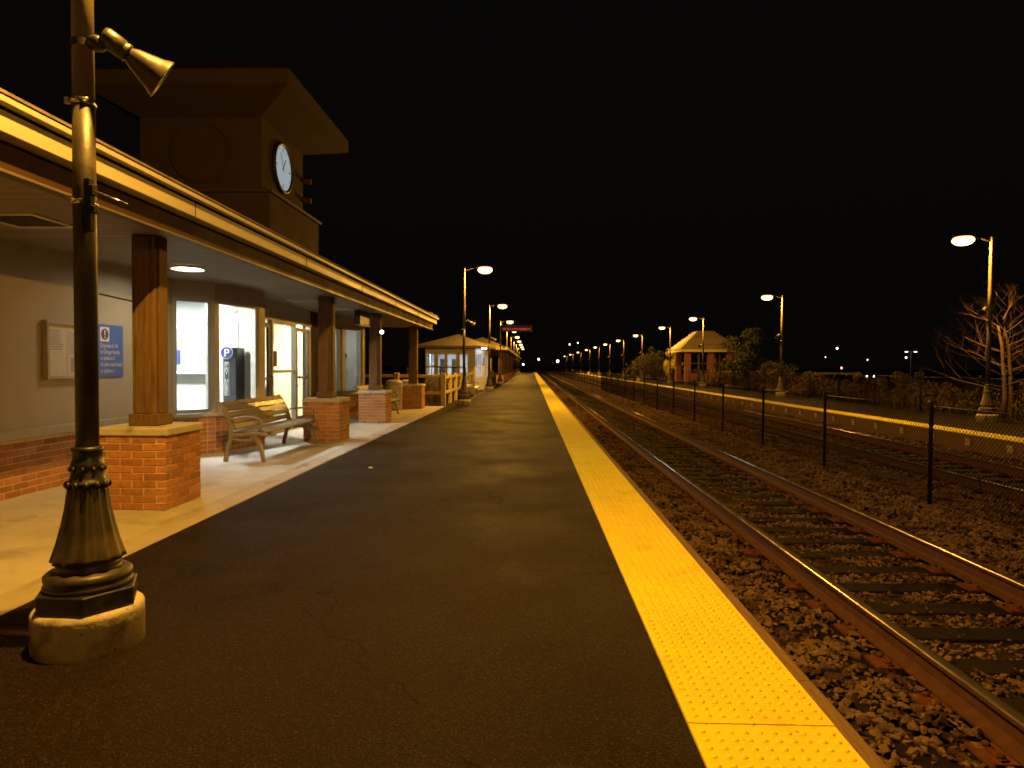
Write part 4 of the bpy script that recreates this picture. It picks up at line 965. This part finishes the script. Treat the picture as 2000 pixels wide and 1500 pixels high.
for k in range(NR):
    f0, f1 = k / NR, (k + 1) / NR; a0, a1 = 3.0 * (1 - f0) + .75 * f0, 3.0 * (1 - f1) + .75 * f1; z0, z1 = 3.145 + 1.75 * f0, 3.145 + 1.75 * f1
    lo = [(-a0 - .02, -a0 - .02), (a0 + .02, -a0 - .02), (a0 + .02, a0 + .02), (-a0 - .02, a0 + .02)]; hi = [(-a1, -a1), (a1, -a1), (a1, a1), (-a1, a1)]
    MB().add([(x, y, z0) for x, y in lo] + [(x, y, z0 + .075) for x, y in lo] + [(x, y, z1 + .02) for x, y in hi],
             [(i, (i + 1) % 4, 4 + (i + 1) % 4, 4 + i) for i in range(4)] + [(4 + i, 4 + (i + 1) % 4, 8 + (i + 1) % 4, 8 + i) for i in range(4)] + [(8, 9, 10, 11)]).build('shingle_course', 'tan_shingle', fs)
fs.scale = (.86, .9, .96)
tag(B(-.14, .14, -.05, .05, 0, .42).build('trackside_box', 'fence_wood', loc=(10.25, 64, .006), bevel=.02), 'small pale box standing on the edge of the far platform', 'box')
tag(B(-.18, .18, -.05, .05, 0, .5).build('marker_board', 'white', loc=(10.2, 118, .006), bevel=.02), 'tiny white marker board far along the far platform edge', 'marker')

# ------------------------------------------------------------------ vegetation
def leaf_mesh(name, pts, size, m, rng):
    n = len(pts); d = rng.normal(size=(n, 3)); d /= np.linalg.norm(d, axis=1)[:, None]; e = rng.normal(size=(n, 3))
    e -= d * (d * e).sum(1)[:, None]; e /= np.linalg.norm(e, axis=1)[:, None]; s = size * rng.uniform(.6, 1.4, (n, 1))
    V = np.stack([pts - d * s * .5, pts + e * s * .32, pts + d * s * .55, pts - e * s * .30], 1).reshape(-1, 3)
    F = np.arange(4 * n).reshape(n, 4)
    me = bpy.data.meshes.new(name); me.from_pydata(V.tolist(), [], F.tolist()); me.materials.append(M[m]); return me
def tree(name, loc, h, rx, ry, z0, nl, ls, m, label, cat='tree', seed=1, clumps=26):
    rng = np.random.default_rng(seed); t = tag(empty(name, loc), label, cat)
    cl = rng.normal(size=(clumps, 3)); cl /= np.linalg.norm(cl, axis=1)[:, None]; cl *= rng.uniform(.35, 1.0, (clumps, 1))
    cl = cl * [rx, ry, (h - z0) / 2] + [0, 0, (h + z0) / 2]
    mb = MB().tube([(0, 0, -.1), (.05, 0, z0 * .8), (0, .05, (z0 + h) / 2)], [.09 * h / 3, .06 * h / 3, .02], 7)
    for c in cl[:14]: mb.tube([(0, 0, max(.2, z0 * .7)), tuple(c * [.5, .5, .8]), tuple(c)], [.035, .02, .006], 5)
    mb.build('trunk', 'bark', t)
    which = rng.integers(0, clumps, nl); rad = rng.uniform(.16, .36, clumps) * max(rx, ry)
    p = cl[which] + np.cbrt(rng.uniform(0, 1, (nl, 1))) * rad[which][:, None] * (lambda q: q / np.linalg.norm(q, axis=1)[:, None])(rng.normal(size=(nl, 3)))
    p[:, 2] = np.maximum(p[:, 2], .05)
    put('crown', leaf_mesh('crown', p, ls, m, rng), t); return t
tree('shrub', (13.9, 76.0, -.04), 3.9, 1.35, 1.3, .3, 2600, .17, 'leaf', 'olive green shrub left of the bright yellow shrub on the far platform', 'shrub', 3)
tree('shrub', (13.75, 65.6, -.04), 3.7, .95, 1.1, .3, 2400, .15, 'leaf_yellow', 'bright yellow leafy shrub against the far shelter', 'shrub', 4)
tree('tree', (17.3, 53.0, -.04), 4.7, 2.2, 2.0, .6, 5200, .20, 'leaf_dark', 'dark leafy tree on the right side of the far shelter', 'tree', 5, 34)
tree('shrub', (16.2, 44.5, -.04), 1.9, 1.3, 1.2, .1, 1800, .15, 'leaf', 'low shrub in front of the far shelter', 'shrub', 6)
tree('shrub', (15.5, 84, -.04), 2.9, 1.8, 3.0, .1, 2200, .24, 'leaf', 'pale bush beyond the far platform, left of the olive shrub', 'shrub', 8)
tree('shrub', (16.2, 98, -.04), 2.4, 1.6, 4.0, .1, 2000, .26, 'leaf', 'long low bush further left beyond the far platform', 'shrub', 9)
# bare tree
def bare_tree(loc, label, seed=2):
    rr = random.Random(seed); t = tag(empty('bare_tree', loc), label, 'tree'); mb = MB()
    def grow(p, d, L, r, depth):
        pts = [p]; rs = [r]; q = Vector(p); dd = Vector(d)
        for i in range(4):
            dd = (dd + Vector((rr.uniform(-.16, .16), rr.uniform(-.16, .16), rr.uniform(-.03, .12)))).normalized(); q = q + dd * L / 4; pts.append(q.copy()); rs.append(r * (1 - .17 * (i + 1)))
        mb.tube(pts, rs, 5)
        if depth > 0:
            for i in range(rr.choice((2, 2, 3))):
                k = rr.choice((2, 3, 4)); side = Vector((rr.uniform(-1, 1), rr.uniform(-1, 1), rr.uniform(-.1, .55))).normalized()
                grow(pts[k], (dd * .75 + side * .8).normalized(), L * rr.uniform(.55, .8), rs[k] * .62, depth - 1)
    MB().tube([(0, 0, -.1), (.02, 0, .7), (-.03, .02, 1.5), (-.10, 0, 2.2), (-.2, .05, 2.8)], [.075, .062, .052, .045, .03], 8).build('trunk', 'bark', t)
    for i in range(17):
        z = .75 + i * .14; a = i * 2.4 + rr.uniform(-.4, .4); rad = 1.45 - .04 * i
        grow((-.03 - .04 * max(0, z - 1.5), 0, z), (math.cos(a), math.sin(a), .16 + .03 * i), rad, .019, 3)
    mb.build('branches', 'bark', t); return t
bare_tree((13.95, 20.0, -.04), 'bare reddish tree by the nearest far platform lamp')
bare_tree((15.9, 22.5, -.04), 'bare tree at the right edge behind the other bare tree', 9)
# dry weeds behind the far platform
def weeds():
    rng = np.random.default_rng(4); V = []; F = []
    def blades(x, y, h, n, w):
        for _ in range(n):
            a = rng.uniform(0, 6.28); b = rng.uniform(.05, .4) * h; px, py = x + rng.normal() * .14, y + rng.normal() * .14; hh = h * rng.uniform(.5, 1.1)
            o = len(V); ca, sa = math.cos(a), math.sin(a)
            V.extend([(px - sa * w, py + ca * w, -.05), (px + sa * w, py - ca * w, -.05), (px + ca * b * .4 + sa * w, py + sa * b * .4 - ca * w, hh * .6), (px + ca * b * .4 - sa * w, py + sa * b * .4 + ca * w, hh * .6), (px + ca * b, py + sa * b, hh)])
            F.extend([(o, o + 1, o + 2, o + 3), (o + 3, o + 2, o + 4)])
            if rng.random() < .7:
                for _ in range(3):
                    z = hh * rng.uniform(.4, 1); s = rng.uniform(.03, .09); q = rng.normal(size=3) * .06; o = len(V)
                    V.extend([(px + ca * b * .6 + q[0], py + sa * b * .6 + q[1], z), (px + ca * b * .6 + q[0] + s, py + sa * b * .6 + q[1], z + s * .5), (px + ca * b * .6 + q[0] + s * .6, py + sa * b * .6 + q[1] + s * .6, z + s)]); F.append((o, o + 1, o + 2))
    for _ in range(420):
        y = 9 + 75 * rng.random() ** 1.5; x = 13.85 + abs(rng.normal()) * 2.0; h = rng.uniform(.25, 1.0)
        blades(x, y, h, 6, .007 + .0004 * y)
    for _ in range(560):                       # bushy seed heads and leaf clumps
        y = 9 + 80 * rng.random() ** 1.4; x = 13.9 + rng.random() * 3.6; h = rng.uniform(.35, 1.35) * (.75 + .35 * math.sin(y * .9 + x)); r_ = rng.uniform(.12, .36)
        for _ in range(int(150 * r_ / .25)):
            q = rng.normal(size=3); q = q / np.linalg.norm(q) * rng.random() ** .4 * r_; c = np.array([x, y, max(.05, h - .25)]) + q * [1, 1, 1.25]
            if c[2] < .02: c[2] = .02 + rng.random() * .2
            d = rng.normal(size=3); d /= np.linalg.norm(d); e = np.cross(d, rng.normal(size=3)); e /= np.linalg.norm(e); sz = rng.uniform(.03, .075) * (1 + y / 60)
            o = len(V); V.extend([tuple(c - d * sz), tuple(c + e * sz * .4), tuple(c + d * sz), tuple(c - e * sz * .4)]); F.append((o, o + 1, o + 2, o + 3))
        o = len(V); V.extend([(x - .012, y, -.05), (x + .012, y, -.05), (x, y + .01, h)]); F.append((o, o + 1, o + 2))
    for _ in range(60): blades(rng.uniform(-7.5, -3.6), rng.uniform(25.6, 33), rng.uniform(.4, .95), 9, .012)
    me = bpy.data.meshes.new('weeds'); me.from_pydata(V, [], F); me.materials.append(M['dry'])
    tag(put('weeds', me), 'dry weeds and grasses growing behind the platforms', 'weeds', kind='stuff')
weeds()

# ------------------------------------------------------------------ far background
road = tag(B(26, 400, 108, 122, -.598, -.55).build('road', 'asphalt'), kind='structure')
def pt(px, py, y):       # bearing in the photograph turned into a place at distance y
    return ((px - 1037) * y / 1300.0, CAM_H + (715 + (px - 1037) * .006 - py) * y / 1300.0)
def mast(px, py, y, r, m, label, cat='street lamp', name='street_lamp'):
    x, z = pt(px, py, y); t = tag(empty(name, (x, y, -.6)), label, cat, 'far lights beyond the station')
    MB().tube([(0, .3, 0), (0, .3, z + .6 + r * 1.5)], [.10, .06], 6).tube([(0, .3, z + .6 + r * 1.4), (0, 0, z + .6 + r * 1.4)], .05, 6).build('pole', 'dark', t)
    MB().lathe([(.02, z + .6 + r * 1.3), (r * .9, z + .6 + r * .9), (r, z + .6), (r * .7, z + .6 - r * .7), (.02, z + .6 - r)], 12, caps=False).build('lens', m, t)
mast(1052, 702, 260, .34, 'far_white', 'far white signal light over the end of the near platform', 'signal', 'signal_mast')
mast(1089, 706, 240, .42, 'far_white', 'bright white light on a mast at the end of the tracks', 'signal', 'signal_mast')
mast(1112, 673, 330, .30, 'far_white', 'left of two small high lights above the far platform lamps')
mast(1128, 670, 330, .26, 'far_white', 'right of two small high lights above the far platform lamps')
mast(1022, 712, 250, .30, 'far_white', 'low flat white light at the end of the platform', 'lamp', 'crossing_light')
mast(1626, 681, 190, .22, 'far_white', 'small white street lamp far beyond the weeds')
mast(1604, 698, 220, .12, 'far_white', 'faint street lamp left of the red light')
mast(1757, 699, 170, .18, 'far_white', 'small lamp beside the double headed street lamp')
mast(1684, 703, 200, .14, 'far_white', 'dim street lamp above the headlights')
mast(1635, 719, 160, .22, 'far_red', 'small reddish light beyond the far platform', 'lamp', 'warning_lamp')
x, z = pt(1766, 687, 180); dl = tag(empty('double_street_lamp', (x, 180, -.6)), 'double headed street lamp in the far dark car park', 'street lamp')
MB().tube([(0, 0, 0), (0, 0, z + .6)], [.10, .07], 6).tube([(-1.1, 0, z + .6), (1.1, 0, z + .6)], .05, 6).build('pole', 'wallpaint', dl)
for s in (-1, 1): B(s * 1.2 - .3, s * 1.2 + .3, -.15, .15, z + .42, z + .55).build('lens', 'far_white', dl)
# car with headlights
x, z = pt(1695, 728, 112); car = tag(empty('car', (x, 115, -.55)), 'distant car facing the viewer with both headlights on', 'car')
prof = [(-2.2, .35), (-2.2, .75), (-1.2, .95), (-.5, 1.42), (1.1, 1.42), (1.9, .98), (2.2, .9), (2.2, .35)]
MB().add([(sx * .88, yy, zz) for sx in (-1, 1) for yy, zz in prof], [tuple(range(8)), tuple(reversed(range(8, 16)))] + [(i, 8 + i, 8 + (i + 1) % 8, (i + 1) % 8) for i in range(8)]).build('body', 'car', car, bevel=.05, fix=True)
MB().add([(-.7, -1.17, .985), (.7, -1.17, .985), (.62, -.55, 1.40), (-.62, -.55, 1.40)], [(0, 1, 2, 3)]).build('windscreen', 'machine', car)
for sx in (-.8, .8):
    for yy in (-1.4, 1.4): MB().lathe([(.2, -.1), (.32, -.1), (.32, .1), (.2, .1)], 16, 0, Matrix.Translation((sx, yy, .32)) @ Matrix.Rotation(R(90), 4, 'Y')).build('wheel', 'rubber', car)
for sx in (-.6, .6): MB().lathe([(.16, 0), (.12, .05), (.02, .07)], 12, 0, Matrix.Translation((sx, -2.2, .68)) @ Matrix.Rotation(R(90), 4, 'X')).build('headlight', 'far_white', car)
# low white wall beside the road
x0, z0 = pt(1578, 725, 124); x1, _ = pt(1690, 725, 124)
gw = tag(empty('guard_rail', (x0, 124, -.6)), 'pale low guard rail beyond the far platform weeds', 'guard rail')
B(0, x1 - x0, -.05, .05, .95, 1.25).build('beam', 'wallpaint', gw)
for k in range(6): B(k * (x1 - x0) / 5 - .06, k * (x1 - x0) / 5 + .06, .05, .15, 0, 1.2).build('post', 'wallpaint', gw)
# small litter on the platform
tag(MB().lathe([(.005, 0), (.022, .004), (.026, .012), (.016, .022), (.003, .025)], 10, 0, Matrix.Scale(1.3, 4, (1, 0, 0))).build('pebble', 'white', loc=(-2.30, 9.5, .002)), 'small pale pebble lying on the dark asphalt', 'pebble')
for o in bpy.data.objects:
    if o.name.startswith('lettering_tmp'): bpy.data.objects.remove(o)
